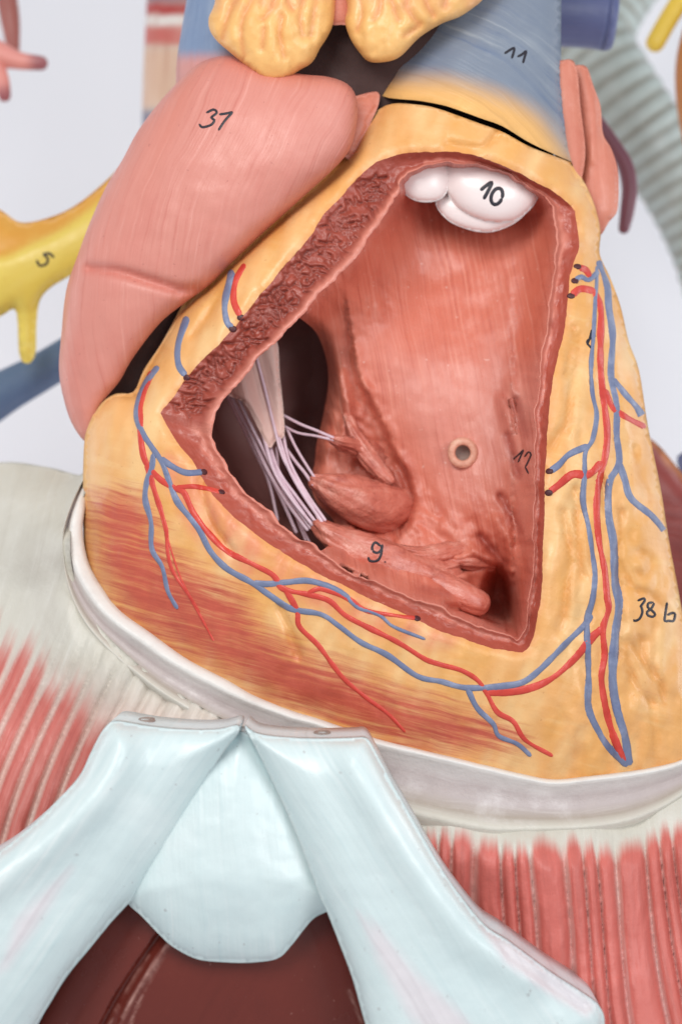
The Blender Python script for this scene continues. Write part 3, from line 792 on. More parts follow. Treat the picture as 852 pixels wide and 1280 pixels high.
# coronary vessels painted and raised on the wall
hv = bvh([wall, cut])
veins = [
    ([(198,458),(187,472),(177,490),(171,516),(177,539),(190,559),(203,579),(213,606),(223,629),(247,659),(263,689),(284,711),(314,728),(337,744),(364,761),(401,768),(424,783),(451,803),(484,819),(521,845),(551,852),(586,860),(646,855),(671,840),(706,805),(731,780),(738,768)], 5.0, (0.8, 0.9)),
    ([(200,573),(217,584),(233,591),(254,590)], 4.6, (1, 1)),
    ([(192,567),(190,583),(183,606),(182,626),(189,653),(190,686),(203,709),(210,739),(222,761)], 3.6, (1.1, 0.8)),
    ([(316,729),(335,730),(357,728),(384,726),(411,733),(431,744),(447,759),(474,769),(491,783),(531,799)], 4.2, (1.1, 0.5)),
    ([(584,861),(596,885),(616,905),(623,920),(646,930),(663,945)], 4.2, (1.0, 0.7)),
    ([(745,333),(745,352),(743,383),(741,420),(738,459),(740,493),(745,519),(740,549),(731,566),(730,593),(728,626),(735,659),(740,693),(743,719),(740,749),(733,776),(734,809),(735,849),(735,885),(748,915),(761,935),(783,957)], 5.0, (0.5, 1.0)),
    ([(735,557),(711,568),(698,581),(687,589)], 4.8, (1, 1)),
    ([(747,326),(758,357),(760,383),(765,420),(763,469),(770,506),(770,543),(773,579),(761,603),(760,643),(766,679),(768,726),(773,756),(768,796),(765,849),(771,889),(780,919),(786,956)], 5.2, (0.8, 1.1)),
    ([(765,473),(781,493),(795,509),(804,524)], 5.0, (0.8, 1.1)),
    ([(773,579),(780,599),(788,623),(815,646),(834,670)], 4.6, (1, 1)),
    ([(718,350),(726,346),(735,350),(747,340)], 3.8, (1, 1)),
    ([(290,338),(281,380),(284,403),(291,410)], 4.4, (1, 1)),
    ([(234,396),(223,430),(223,455),(232,470)], 4.6, (1, 1)),
]
arteries = [
    ([(190,464),(177,499),(175,526),(177,556),(183,579),(200,599),(220,611),(230,616),(243,643),(263,669),(284,689),(317,706),(341,719),(354,736),(384,743),(411,751),(431,769),(457,783),(497,803),(531,824),(551,831),(576,838),(596,850),(608,867),(621,890),(641,902),(656,925),(690,945)], 4.8, (0.9, 0.7)),
    ([(608,866),(651,863),(686,850),(716,825),(741,795),(753,785)], 5.2, (0.9, 1)),
    ([(220,610),(240,608),(260,611),(276,615)], 3.6, (1.2, 0.8)),
    ([(183,580),(193,613),(207,659),(210,693),(217,716),(237,746),(267,801)], 3.4, (1.2, 0.4)),
    ([(356,736),(371,763),(374,783),(397,806),(414,829),(431,850),(457,872),(484,892),(506,915)], 3.6, (1.2, 0.6)),
    ([(384,742),(401,736),(434,748),(457,763),(491,769),(520,773)], 3.6, (1, 0.8)),
    ([(742,364),(750,385),(750,423),(750,459),(753,493),(758,536),(756,569),(748,603),(745,636),(748,676),(755,713),(758,746),(760,762),(753,786),(755,819),(751,849),(758,892),(768,925),(780,951)], 4.8, (0.9, 1.0)),
    ([(752,578),(735,593),(715,593),(698,606),(686,615)], 5.6, (1, 1)),
    ([(755,487),(765,509),(781,521),(806,534)], 4.6, (0.9, 1)),
    ([(714,369),(725,361),(743,364)], 5.2, (1, 1)),
    ([(722,334),(731,337),(737,346)], 4.6, (1, 0.8)),
    ([(306,330),(295,350),(292,375),(300,395)], 4.2, (0.9, 1)),
    ([(190,600),(200,640),(225,720),(250,765)], 1.6, (1, .5)),
]
vn = [strip('cardiac_vein', hv, a, b*0.86, M['vein'], heart, h=0.014, taper=c, wob=0.35) for a, b, c in veins]
ar = [strip('coronary_artery', hv, a, b*0.86, M['artery'], heart, h=0.012, taper=c, wob=0.35) for a, b, c in arteries]
for (x, y), par in (((255,590), vn[1]), ((277,615), ar[2]), ((291,411), vn[11]), ((301,397), ar[11]), ((233,472), vn[12]), ((686,589), vn[6]), ((685,616), ar[7]),
                    ((721,333), ar[10]), ((718,351), vn[10]), ((713,370), ar[9]), ((521,773), ar[5])):
    dot('cut_vessel_end', hv, x, y, 5.2, M['vesselhole'], par)

def writing(tree, strokes, parent, r=1.5):
    """pen strokes of one number, joined into one mesh"""
    made = [strip('number_writing', tree, s, r, M['ink'], None, h=0.006, step=2.0) for s in strokes]
    made = [m for m in made if m]
    V, F = [], []
    for m in made:
        k = len(V); V += [tuple(v.co) for v in m.data.vertices]; F += [tuple(i+k for i in f.vertices) for f in m.data.polygons]
        bpy.data.objects.remove(m)
    return make('number_writing', V, F, M['ink'], parent, {'flow': np.zeros((len(V), 3))})
def ell(cx, cy, rx, ry, rot=0.0, n=14):
    return [(cx + rx*math.cos(a)*math.cos(rot) - ry*math.sin(a)*math.sin(rot), cy + rx*math.cos(a)*math.sin(rot) + ry*math.sin(a)*math.cos(rot)) for a in np.linspace(0, 2*math.pi, n)]
writing(bvh(cu), [[(600,238),(606,233),(614,228),(611,236),(604,249)], ell(620.5,245.5,6.8,10.5,0.35)], heart, 2.3)
writing(bvh([pm9, lining]), [[(476,683),(469,678),(465,683),(466,689),(472,691),(477,686),(477,681),(476,693),(471,701),(462,701),(460,696)], [(480,702),(482,703)]], heart, 1.6)
writing(bvh([lining]), [[(641,574),(648,568),(654,562)], [(654,562),(650,571),(647,578)], [(655,571),(660,565),(663,568),(660,576),(656,584)], [(656,584),(658,588),(660,592)]], heart, 1.1)
writing(hv, [[(796,751),(804,748),(805,751),(800,758),(801,759),(802,766),(798,774),(792,776),(791,774)],
             [(816,753),(810,754),(809,759),(815,764),(818,768),(815,771),(809,769),(808,765),(813,761),(817,754)],
             [(833,753),(831,766),(830,776),(835,776),(841,776),(843,768),(840,766),(833,769)]], heart, 1.6)
writing(hv, [[(739,412),(736,424),(733,431)], [(744,420),(733,427),(741,438)]], heart, 1.3)

# tissue fold between atrium and trunk
blob('tissue_fold', crom([(432,128),(448,119),(472,115),(473,130),(464,152),(454,176),(440,200),(428,190)], 5, True), lambda p: 1.15 + 0*p[:, 0], 0.7, 0.3, M['folds'], heart, g=5)

# ------------------------------------------------------------------ pulmonary trunk (lifts off at the dark seam)
j0 = int(np.argmin(((sil - A((470,122)))**2).sum(1))); j1 = int(np.argmin(((sil - A((714,200)))**2).sum(1)))
up = sil[j0:j1+1] if j1 > j0 else np.vstack([sil[j0:], sil[:j1+1]])
st = crom(seam_t, 6)[::-1]
tp = np.vstack([st, up[1:-1]])
bound = crom([(440,70),(484,92),(520,96),(560,98),(600,108),(640,122),(670,140),(690,162),(740,230)], 6)
def trunk_flow(p):
    ys = np.interp(p[:, 0], [440,472,531,568,628,695,740], [120,119,127,138,160,196,226])
    return np.stack([p[:, 0]/100, (p[:, 1] - ys*(0.55 + p[:, 1]/350))/100, np.zeros(len(p))], 1)
trunk = thing('pulmonary_trunk', 'thick blue vessel with a yellow lower band and the number 11, above the dark seam', 'vessel')
tb = blob('vessel_wall', sil, hbase, HR, 0.62, M['trunk'], trunk, g=6, field=FIELD, region_poly=tp, flow=trunk_flow,
          mask=lambda p: 0.5 + side(p, bound)/52, disp=lambda p: 0.02*nz(p, 40, 3) - 0.03)
writing(bvh([tb]), [[(630,67),(636,63),(642,60),(641,67),(639,73)], [(646,71),(652,68),(657,64),(655,72),(653,79)]], trunk, 1.6)

# ------------------------------------------------------------------ right atrium
atr = thing('right_atrium', 'large smooth pink atrium lobe marked 37, bulging beside the opened heart', 'heart model')
ao = ATR
acrease = [[(112,335),(150,340),(190,352),(225,362),(246,362)],[(225,362),(219,376),(214,392)]]
def atr_edge(p): return 0.95 + 0.0022*(300-p[:, 0])
def atr_col(p):
    c = np.tile(lin((210,138,125)), (len(p), 1))
    t = (0.5*groove(p, acrease[:1], 7, 1.0))[:, None]; c = c*(1-t) + lin((198,104,88))*t
    t = (0.5*sstep(24, 0, pdist(p, ao[len(ao)//3:]))*sstep(150, 250, p[:, 0]))[:, None]; c = c*(1-t) + lin((206,120,100))*t
    n1 = nz(p, 70, 2.5, (0.5, 2), 0.2); t = np.clip(n1*.6, 0, .4)[:, None]; c = c*(1-t) + lin((208,128,116))*t
    return c
def atr_flow(p):
    # brush strokes sweep down from the upper right and fan out below
    ang = np.arctan2(p[:, 1]+260, p[:, 0]+330 + 0.0*p[:, 1]); r = np.hypot(p[:, 0]+330, p[:, 1]+260)
    x = (p[:, 0]-420) ; y = p[:, 1]-60
    v = (x + 0.5*y - 0.0013*np.maximum(y-130, 0)**2)/100
    return np.stack([y/100, v, np.zeros(len(p))], 1)
def atr_disp(p):
    d = groove(p, acrease[:1], 6.5, 0.12) + groove(p, acrease[1:], 2.0, 0.03) + 0.025*nz(p, 90, 5) + 0.006*nz(p, 18, 9)
    below = sstep(0, 40, side(p, crom(acrease[0][::-1], 5)))
    return d
ab = blob('atrium_wall', ao, atr_edge, 0.72, 0.5, M['pink'], atr, g=5, disp=atr_disp, col=atr_col, flow=atr_flow)
writing(bvh([ab]), [[(258,141),(267,137),(271,141),(264,147),(268,150),(264,156),(253,159),(249,155)], [(274,143),(282,142),(291,140)], [(291,140),(281,151),(273,163)]], atr, 1.55)

# ------------------------------------------------------------------ fat pads at the top
fp = thing('fat_pad', 'wrinkled yellow fat pad of two hanging lobes above the atrium', 'fat pad')
lobes = [([(268,-60),(270,-20),(268,5),(261,22),(262,37),(271,51),(288,66),(306,81),(326,98),(342,102),(358,98),(374,88),(390,78),(400,60),(408,48),(416,30),(419,0),(420,-60)],
          [[(322,-20),(312,5),(303,25),(302,48),(305,70)],[(300,-10),(287,15),(281,35),(278,50)],[(345,-10),(338,12),(328,25)],[(362,-10),(360,2),(366,12)],[(380,-5),(375,20),(378,45)],[(395,0),(391,25),(388,45)],[(352,20),(350,45),(355,70)],[(330,35),(328,60)]]),
         ([(428,-60),(434,8),(431,27),(437,47),(447,63),(461,77),(484,77),(501,70),(524,47),(551,30),(572,22),(588,12),(604,-2),(640,-60)],
          [[(478,-15),(474,10),(467,25)],[(486,-10),(492,10),(498,26)],[(512,-10),(508,8),(516,22),(524,30)],[(528,-10),(534,8),(542,20)],[(448,-5),(452,15),(446,38)],[(505,45),(515,38),(525,30)],[(560,-10),(556,8)]])]
for pts, cr in lobes:
    o_ = crom(pts, 5, True)
    def pc(p, cr=cr):
        c = np.tile(lin((234,182,112)), (len(p), 1))
        t = (0.6*groove(p, cr, 3.5, 1.0))[:, None]; c = c*(1-t) + lin((206,124,76))*t
        t = (0.5*sstep(30, -5, p[:, 1])*np.clip(0.5+nz(p, 20, 7), 0, 1))[:, None]; c = c*(1-t) + lin((214,142,108))*t
        return c
    blob('fat_lobe', o_, lambda p: 0.75 + (60-p[:, 1])*0.001, 0.80, 0.5, M['padfat'], fp, g=4, col=pc,
         disp=lambda p, cr=cr: groove(p, cr, 5, 0.05) + 0.035*nz(p, 26, 3.0, (0.6, 1.6)) + 0.02*nz(p, 9, 13.0, (0.6, 1.6)))
blob('fat_bridge', crom([(405,-50),(440,-50),(440,28),(426,31),(410,28)], 5, True), 0.9, 0.4, 0.3, M['folds'], fp, g=5)

# ------------------------------------------------------------------ left auricle folds
la = thing('left_auricle', 'pair of salmon pink folded flaps behind the right side of the blue vessel', 'heart model')
blob('auricle_fold', crom([(690,80),(703,75),(715,75),(721,90),(725,133),(731,187),(727,222),(722,245),(700,240),(690,160)], 5, True), 1.55, 0.55, 0.3, M['folds'], la, g=4, flow=flowdir(85))
blob('auricle_fold', crom([(716,84),(724,81),(733,84),(741,107),(750,133),(753,167),(764,187),(772,217),(771,263),(760,278),(752,292),(744,296),(724,250),(727,200),(722,140)], 5, True), 1.85, 0.7, 0.4, M['folds'], la, g=4, flow=flowdir(85),
     disp=lambda p: groove(p, [[(733,90),(741,150),(740,200)]], 5, -0.05))

# ------------------------------------------------------------------ diaphragm with the white collar
IN = [(140,575,2.0),(116,602,1.5),(106,640,None),(104,668,None),(111,703,None),(127,733,None),(150,763,None),(187,790,None),(233,823,None),(284,850,None),(317,869,None),(367,889,None),(394,897,None),(467,922,None),(517,935,None),(568,947,None),(601,955,None),(651,967,None),(691,974,None),(735,970,None),(785,964,None),(825,957,None),(852,949,None),(900,925,None),(950,880,1.2)]
OT = [(134,572),(110,598),(92,638),(86,668),(89,702),(104,736),(129,768),(166,797),(216,832),(271,861),(311,880),(363,899),(391,906),(466,930),(516,942),(568,954),(601,962),(651,974),(691,981),(735,977),(785,971),(825,964),(852,956),(904,931),(956,884)]
WB = [(131,570),(106,598),(87,638),(79,672),(82,714),(95,754),(117,789),(152,824),(200,862),(250,893),(300,920),(345,943),(385,964),(460,998),(512,1014),(568,1027),(610,1034),(651,1035),(691,1034),(735,1032),(785,1024),(825,1008),(852,992),(912,955),(965,900)]
inn = []
for x, y, d in IN:
    if d is None:
        q = A([(x, y)]); d = float(hdepth(q)[0]) if inside(q, sil)[0] else 0.9
        d = min(d, 1.0) - 0.06
    inn.append((x, y, d))
inn = A(inn); dsm = inn[:, 2].copy(); dsm[1:-1] = 0.25*inn[:-2, 2] + 0.5*inn[1:-1, 2] + 0.25*inn[2:, 2]; dsm = np.minimum(dsm, inn[:, 2]); inn[:, 2] = dsm
ot = np.c_[A(OT), dsm - 0.06]; wb = np.c_[A(WB), dsm - 0.10 - 0.10*np.linspace(0, 1, len(WB))]
NR = 260
I_, O_, B_ = (resample(crom(x, 5), NR) for x in (inn, ot, wb))
mid = lambda a, b, t, dz=0.0: np.c_[a[:, :2]*(1-t) + b[:, :2]*t, a[:, 2]*(1-t) + b[:, 2]*t + dz]
rws = [np.c_[I_[:, :2], I_[:, 2]+0.9], np.c_[I_[:, :2], I_[:, 2]+0.04], mid(I_, O_, .25, -0.01), mid(I_, O_, .6, -0.03), mid(I_, O_, .9, -0.02), mid(O_, B_, .05, 0.05),
       mid(O_, B_, .3, 0.12), mid(O_, B_, .55, 0.13), mid(O_, B_, .8, 0.07), mid(O_, B_, .95, -0.01), mid(O_, B_, 1.06, -0.03), mid(O_, B_, 1.3, 0.25)]
dia = thing('diaphragm', 'domed white and red diaphragm with a raised white collar around the heart base', 'diaphragm')
q_all = np.vstack(rws); q_all[:, 2] += 0.012*nz(q_all[:, :2], 22, 3) + 0.006*nz(q_all[:, :2], 8, 6)
along = np.r_[0, np.cumsum(np.linalg.norm(np.diff(O_[:, :2], axis=0), axis=1))]/100
fl = np.vstack([np.stack([along, np.full(NR, k*0.12), np.zeros(NR)], 1) for k in range(len(rws))])
cc = []
for k in range(len(rws)):
    c = {0: (200,180,165), 1: (212,204,196), 2: (226,222,217), 3: (228,225,220), 4: (228,225,221), 5: (222,217,214)}.get(k, (184,172,170) if k < 8 else (172,160,148) if k < 9 else (204,200,188))
    cc.append(np.tile(lin(c), (NR, 1)))
collar = make('collar', PA(q_all[:, :2], q_all[:, 2]), [(a*NR+j, (a+1)*NR+j, (a+1)*NR+j+1, a*NR+j+1) for a in range(len(rws)-1) for j in range(NR-1)], M['collar'], dia,
              {'flow': fl, 'Col': np.vstack(cc)})
wsh = A(WB); tn = np.gradient(wsh, axis=0); tn /= np.linalg.norm(tn, axis=1)[:, None]; wsh = wsh + np.stack([tn[:, 1], -tn[:, 0]], 1) * 9     # just inside the collar's foot
dctrl = [(*r[:2], r[2]+0.02) for r in wb[1:-1:2]] + [(x, y, d+0.25) for (x, y), d in list(zip(wsh, wb[:, 2]))[2:-1:3]] + [(-250,622,3.4),(0,578,2.9),(60,584,2.6),(98,594,2.1),(0,680,1.8),(0,800,1.05),(40,740,1.25),(60,900,0.5),(0,1000,0.2),(0,1280,-0.5),(-250,1000,0.6),(-250,1400,-0.6),
         (300,1280,-0.1),(250,1100,0.25),(400,1100,0.1),(620,1120,-0.35),(852,1120,-0.25),(700,1280,-0.9),(852,1280,-0.9),(1050,1280,-0.7),(1050,1000,0.5),(300,1400,-0.3),(1050,1400,-1.1)]
dd_ = tps(dctrl)
dpoly = np.vstack([A([(-250,1400),(-250,622)]), crom([(-250,622),(-120,598),(0,578),(60,584),(100,594),(112,586)], 10)[1:], crom(wsh[1:], 8), A([(1050,860),(1050,1400)])])
dpoly = np.vstack([resample(np.vstack([dpoly[i], dpoly[(i+1) % len(dpoly)]]), max(2, int(np.linalg.norm(dpoly[i]-dpoly[(i+1) % len(dpoly)])/10)))[:-1] for i in range(len(dpoly))])
def stripe(p):
    """fibre coordinate across the red muscle: left bundle leans, right bundle fans"""
    x, y = p[:, 0], p[:, 1]
    vl = (x + 0.36*(y-850) + 8*np.sin(y/70))/27.0
    kx = np.clip((x-575)/250, -0.3, 1.6)*0.135
    vr = (x - kx*(y-1050))/25.0 + 0.2
    vr = vr + 0.30*np.sin(vr*1.7) + 0.10*np.sin(vr*0.6+y/60)
    right = x > 330
    return np.where(right, vr, vl), right
def dia_mask(p):
    v, right = stripe(p); fr = v - np.floor(v)
    top_r = np.interp(p[:, 0], [330,520,560,640,700,760,800,852,900], [1030,1035,1050,1058,1062,1058,1052,1040,1020])
    lobe = (1-np.abs(2*fr-1)**3)
    n1 = nz(p, 30, 4)
    mr = 0.5 + (p[:, 1]-top_r - 4 + lobe*9 - 7*(np.sin(np.floor(v)*5.1)))/36.0
    mr = np.clip(mr, 0, 1) * (0.62 + 0.38*sstep(0.0, 0.40, 0.5-0.5*np.cos(2*np.pi*(fr-0.03))))
    top_l = np.interp(p[:, 0], [-250,0,40,90,130,180,330], [650,770,800,848,885,960,1100])
    ml = np.clip(0.42 + (p[:, 1]-top_l - 10 + 14*np.sin(v*2.1) + 10*n1)/110, 0, 0.85) * (0.35 + 0.65*sstep(0.0, 0.5, 0.5-0.5*np.cos(2*np.pi*fr)))
    return np.where(right, mr, ml)
def dia_disp(p):
    v, right = stripe(p); fr = v - np.floor(v)
    top_r = np.interp(p[:, 0], [330,520,560,640,700,760,800,852,900], [1030,1035,1050,1058,1062,1058,1052,1040,1020])
    prof = 1-np.abs(2*fr-1)**3
    amp = np.where(right, 0.14*sstep(-12, 30, p[:, 1]-top_r), 0.11*sstep(780, 960, p[:, 1]+0.3*p[:, 0]))
    return -amp*prof + 0.02*nz(p, 60, 8) + 0.010*nz(p, 15, 5, (0.5, 2)) 
def dia_col(p):
    c = np.tile(lin((206,203,192)), (len(p), 1))
    t = np.clip(nz(p, 80, 21)*0.8, 0, 0.6)[:, None]; c = c*(1-t) + lin((196,190,176))*t
    v, right = stripe(p); low = sstep(1060, 1250, p[:, 1])*right; t = (0.6*low)[:, None]; c = c*(1-t) + lin((224,178,178))*t
    top_r = np.interp(p[:, 0], [330,520,560,640,700,760,800,852,900], [1030,1035,1050,1058,1062,1058,1052,1040,1020]); fr = v-np.floor(v)
    t = (0.6*np.exp(-((fr-0.86)/0.065)**2)*sstep(5, 60, p[:, 1]-top_r)*right)[:, None]; c = c*(1-t) + lin((156,60,54))*t
    t = (0.7*sstep(780, 900, p[:, 1]+p[:, 0]*-0.3)*(~right))[:, None]; c = c*(1-t) + lin((226,176,164))*t
    return c
def dia_flow(p):
    v, right = stripe(p)
    up_ = sstep(760, 640, p[:, 1] - 0.2*p[:, 0])
    return np.stack([p[:, 1]/100, v*0.26, np.where(right, 1.0, 0.0)], 1)
p, tri, loops = region(dpoly, (), 4.5, [(520, 1035, 900, 1300, 2.1), (-10, 740, 140, 1080, 2.6)])
dz = dd_(p)
V = PA(p, dz + dia_disp(p)); Vb = PA(p[loops[0]], dz[loops[0]] + 1.2)
n = len(p); F = [tuple(t) for t in tri]; L0 = loops[0]
F += [(L0[i], n+i, n+(i+1) % len(L0), L0[(i+1) % len(L0)]) for i in range(len(L0))]
pa = np.vstack([p, p[L0]])
make('muscle_sheet', np.vstack([V, Vb]), F, M['diaphragm'], dia, {'Col': dia_col(pa), 'flow': dia_flow(pa), 'm': dia_mask(pa)})

# ------------------------------------------------------------------ sternum end: two rib cartilages and the xiphoid
stn = thing('sternum', 'pale blue sternum end with two spreading rib cartilages and blunt middle process', 'bone model')
def slab(name, outline, dfun, rr, h, back, mat, g, flow, mask=None, disp=None, col=(208, 224, 225)):
    """solid with rounded front edges, straight sides going back in real depth"""
    p, tri, loops = region(outline, (), g)
    s = pdist(p, outline); s[loops[0]] = 0
    prof = 0.65*(1-(1-np.clip(s/rr, 0, 1))**2) + 0.35*np.sqrt(np.maximum(1-(1-np.clip(s/(0.3*rr), 0, 1))**2, 0))
    d = dfun(p) - h*prof
    if disp is not None: d = d + disp(p)*np.clip(s/8, 0, 1)
    V = PA(p, d); L0 = loops[0]; n = len(p); m = len(L0)
    ring = V[L0]; rows_ = []
    for b in (0.12, 0.5, 1.0):
        r = ring.copy(); r[:, 1] += back*b; rows_.append(r)
    V = np.vstack([V] + rows_); F = [tuple(t) for t in tri]
    prev = list(L0)
    for k in range(3):
        cur = [n + k*m + i for i in range(m)]
        F += [(prev[i], cur[i], cur[(i+1) % m], prev[(i+1) % m]) for i in range(m)]
        prev = cur
    F.append(tuple(prev[::-1]))
    pa = np.vstack([p] + [p[L0]]*3)
    at = {'flow': flow(pa), 'Col': np.tile(lin(col), (len(pa), 1)), 'm': mask(pa) if mask else np.zeros(len(pa))}
    at['Col'][n:] = lin((218, 238, 243))  # sides coloured lighter and bluer to offset pink bounce and blocked light
    return make(name, V, F, mat, stn, at)
def polymask(poly, soft):
    poly = A(poly)
    return lambda p: np.where(inside(p, poly), np.clip(0.5+pdist(p, poly)/soft, 0, 1), np.clip(0.5-pdist(p, poly)/soft, 0, 1))
ribL = crom([(148,901),(190,908),(240,912),(275,911),(297,906),(299,915),(284,935),(264,965),(240,1009),(203,1067),(172,1116),(166,1124),(140,1152),(113,1185),(83,1222),(50,1275),(0,1350),(-120,1400),(-160,1250),(-80,1118),(0,1064),(43,1029),(77,995),(100,969),(114,940),(127,915),(138,903)], 3.5, True)
ribR = crom([(306,907),(320,916),(351,921),(401,923),(444,922),(459,923),(472,945),(491,981),(517,1026),(544,1073),(568,1110),(605,1156),(635,1176),(685,1213),(728,1241),(748,1257),(755,1280),(740,1350),(480,1350),(456,1278),(441,1225),(424,1179),(407,1136),(399,1119),(371,1045),(344,985),(318,932)], 3.5, True)
xip = crom([(300,914),(338,950),(370,1000),(398,1055),(424,1115),(414,1136),(391,1149),(364,1182),(347,1198),(317,1203),(284,1203),(247,1199),(217,1184),(200,1169),(177,1145),(158,1126),(158,1100),(183,1056),(216,1000),(250,950)], 3.5, True)
ridgeL = crom([(150,930),(140,960),(105,1010),(60,1050),(-10,1100)], 6)
rl = slab('rib_cartilage', ribL, tps([(150,900,-1.55),(290,905,-1.55),(130,1000,-1.75),(230,1000,-1.45),(60,1100,-1.9),(160,1110,-1.6),(0,1200,-2.1),(60,1260,-1.9),(-120,1300,-2.2)]), 52, 0.34, 1.0, M['cartilage'], 4, flowdir(125),
     polymask([(0,1215),(20,1150),(60,1110),(90,1085),(75,1110),(45,1160),(10,1210)], 26), disp=lambda p: 0.012*nz(p, 50, 2) - 0.17*np.exp(-(pdist(p, ridgeL, False)/26)**2))
ridgeR = crom([(440,940),(465,985),(500,1045),(545,1110),(590,1165),(660,1215)], 6)
facet = [(600,1160),(640,1178),(690,1213),(745,1255),(735,1275),(680,1240),(630,1205)]
mR1 = polymask([(447,1140),(475,1160),(520,1215),(580,1270),(620,1330),(560,1330),(510,1270),(470,1200)], 26); mR2 = polymask(facet, 18)
rr_ = slab('rib_cartilage', ribR, tps([(310,910,-1.55),(455,925,-1.55),(350,1000,-1.6),(460,1000,-1.75),(420,1130,-1.8),(550,1120,-1.9),(470,1280,-2.0),(620,1200,-1.9),(740,1270,-1.8),(600,1340,-2.1)]), 52, 0.34, 1.0, M['cartilage'], 4, flowdir(58),
     lambda p: np.maximum(mR1(p), mR2(p)), disp=lambda p: 0.012*nz(p, 50, 4) - 0.17*np.exp(-(pdist(p, ridgeR, False)/26)**2) + 0.12*sstep(0, 14, pdist(p, A(facet)))*inside(p, A(facet)))
slab('xiphoid_process', xip, tps([(300,912,-1.25),(250,1000,-1.38),(350,1000,-1.38),(170,1120,-1.5),(404,1130,-1.5),(285,1200,-1.50),(285,1110,-1.52)]), 120, 0.36, 0.5, M['cartilage'], 4, flowdir(86), disp=lambda p: 0.015*nz(p, 45, 7))
def screw_hole(px, py, d, r, m):
    """short collar round a hole in the flat top of the bone; it lies in the horizontal plane"""
    c = P(px, py, d); V, F = [], []
    prof_ = ((0.55, -0.05), (0.6, 0.006), (0.8, 0.014), (1.0, 0.012), (1.08, -0.02))
    n = 24
    for rad, z in prof_:
        for j in range(n):
            a = 2*math.pi*j/n; V.append((c.x + r*rad*math.cos(a), c.y + r*rad*math.sin(a)*1.7, c.z + z))
    for a in range(len(prof_)-1):
        for j in range(n): F.append((a*n+j, a*n+(j+1) % n, (a+1)*n+(j+1) % n, (a+1)*n+j))
    F.append(tuple(range(n-1, -1, -1)))
    return V, F
for (x, y, par, m_) in ((177,902,rl,'collar'), (402,914,rr_,'hole')):
    tr = bvh([par])
    base_y = -1.1
    # drop a ray on the top face
    q = P(x, y, -1.55); z0 = None
    loc, nr, i_, di = tr.ray_cast(Vector((q.x, -1.05, q.z+3)), Vector((0, 0, -1)))
    if loc is None: continue
    V, F = screw_hole(x, y, -1.55, 0.10, m_)
    c = P(x, y, -1.55); V = [(a - c.x + loc.x, b - c.y + loc.y, z - c.z + loc.z + 0.004) for a, b, z in V]
    make('screw_hole', V, F, M['hole'], par, {'flow': np.zeros((len(V), 3)), 'Col': np.tile(lin((205,205,203)), (len(V), 1))})

# ------------------------------------------------------------------ liver
lo = crom([(-40,1400),(20,1300),(70,1210),(120,1140),(175,1085),(300,1050),(400,1080),(450,1140),(500,1260),(540,1400)], 8, True)
def liv_disp(p):
    l = crom([(205,1155),(197,1166),(180,1190),(158,1222),(138,1255),(110,1310)], 5); s = side(p, l)
    l2 = crom([(222,1172),(205,1186),(185,1215),(165,1250),(140,1310)], 5); s2 = side(p, l2)
    return -0.10*sstep(-3, 3, s) + 0.07*np.exp(-(s/9)**2)*(s < 0) - 0.06*np.exp(-(s2/5)**2)
def liv_col(p):  # pale broken streaks along the fold: highlights painted in, together with scuffs
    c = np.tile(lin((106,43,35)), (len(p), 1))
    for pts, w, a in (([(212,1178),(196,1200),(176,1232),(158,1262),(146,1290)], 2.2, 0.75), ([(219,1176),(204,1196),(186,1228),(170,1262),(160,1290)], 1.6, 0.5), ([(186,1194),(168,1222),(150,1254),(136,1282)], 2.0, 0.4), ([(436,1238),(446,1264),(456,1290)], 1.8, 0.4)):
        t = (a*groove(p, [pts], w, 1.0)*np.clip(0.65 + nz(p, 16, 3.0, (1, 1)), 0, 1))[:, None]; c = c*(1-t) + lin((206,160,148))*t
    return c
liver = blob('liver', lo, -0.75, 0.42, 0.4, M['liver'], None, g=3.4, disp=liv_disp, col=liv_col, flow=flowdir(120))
tag(liver, 'glossy dark brown liver showing below the pale blue cartilage', 'liver')

# ------------------------------------------------------------------ things behind, out of focus
yd = thing('yellow_duct', 'yellow branching duct with an orange cut face and the mark 5', 'duct')
yo = crom([(-160,240),(-60,238),(0,262),(27,278),(67,270),(100,253),(137,222),(180,180),(240,180),(220,280),(130,320),(84,347),(63,360),(50,376),(46,405),(45,440),(39,453),(29,453),(24,440),(22,400),(18,386),(0,396),(-60,420),(-160,430)], 6, True)
ysp = crom([(-160,330),(0,322),(40,305),(80,285),(140,240),(200,190)], 6)
yb = blob('duct_wall', yo, lambda p: 4.0 + 0*p[:, 0], 0.62, 0.5, M['yellow'], yd, g=7, flow=flowdir(-30), col=blend((236,212,98), (226,164,66), lambda p: sstep(6, -6, side(p, ysp))),
          disp=lambda p: 0.12*sstep(6, -6, side(p, ysp)))
writing(bvh([yb]), [[(46,325),(50,332),(58,330),(60,323),(55,318),(62,317),(68,322)]], yd, 1.6)

tag(ptube('blue_vein', [(-80,550,5.5,30),(0,494,5.4,27),(50,466,5.3,24),(110,430,5.2,23),(180,390,5.0,22)], M['bluetube'], None, n=20), 'slate blue vein tube running behind the pink atrium lobe', 'vein')

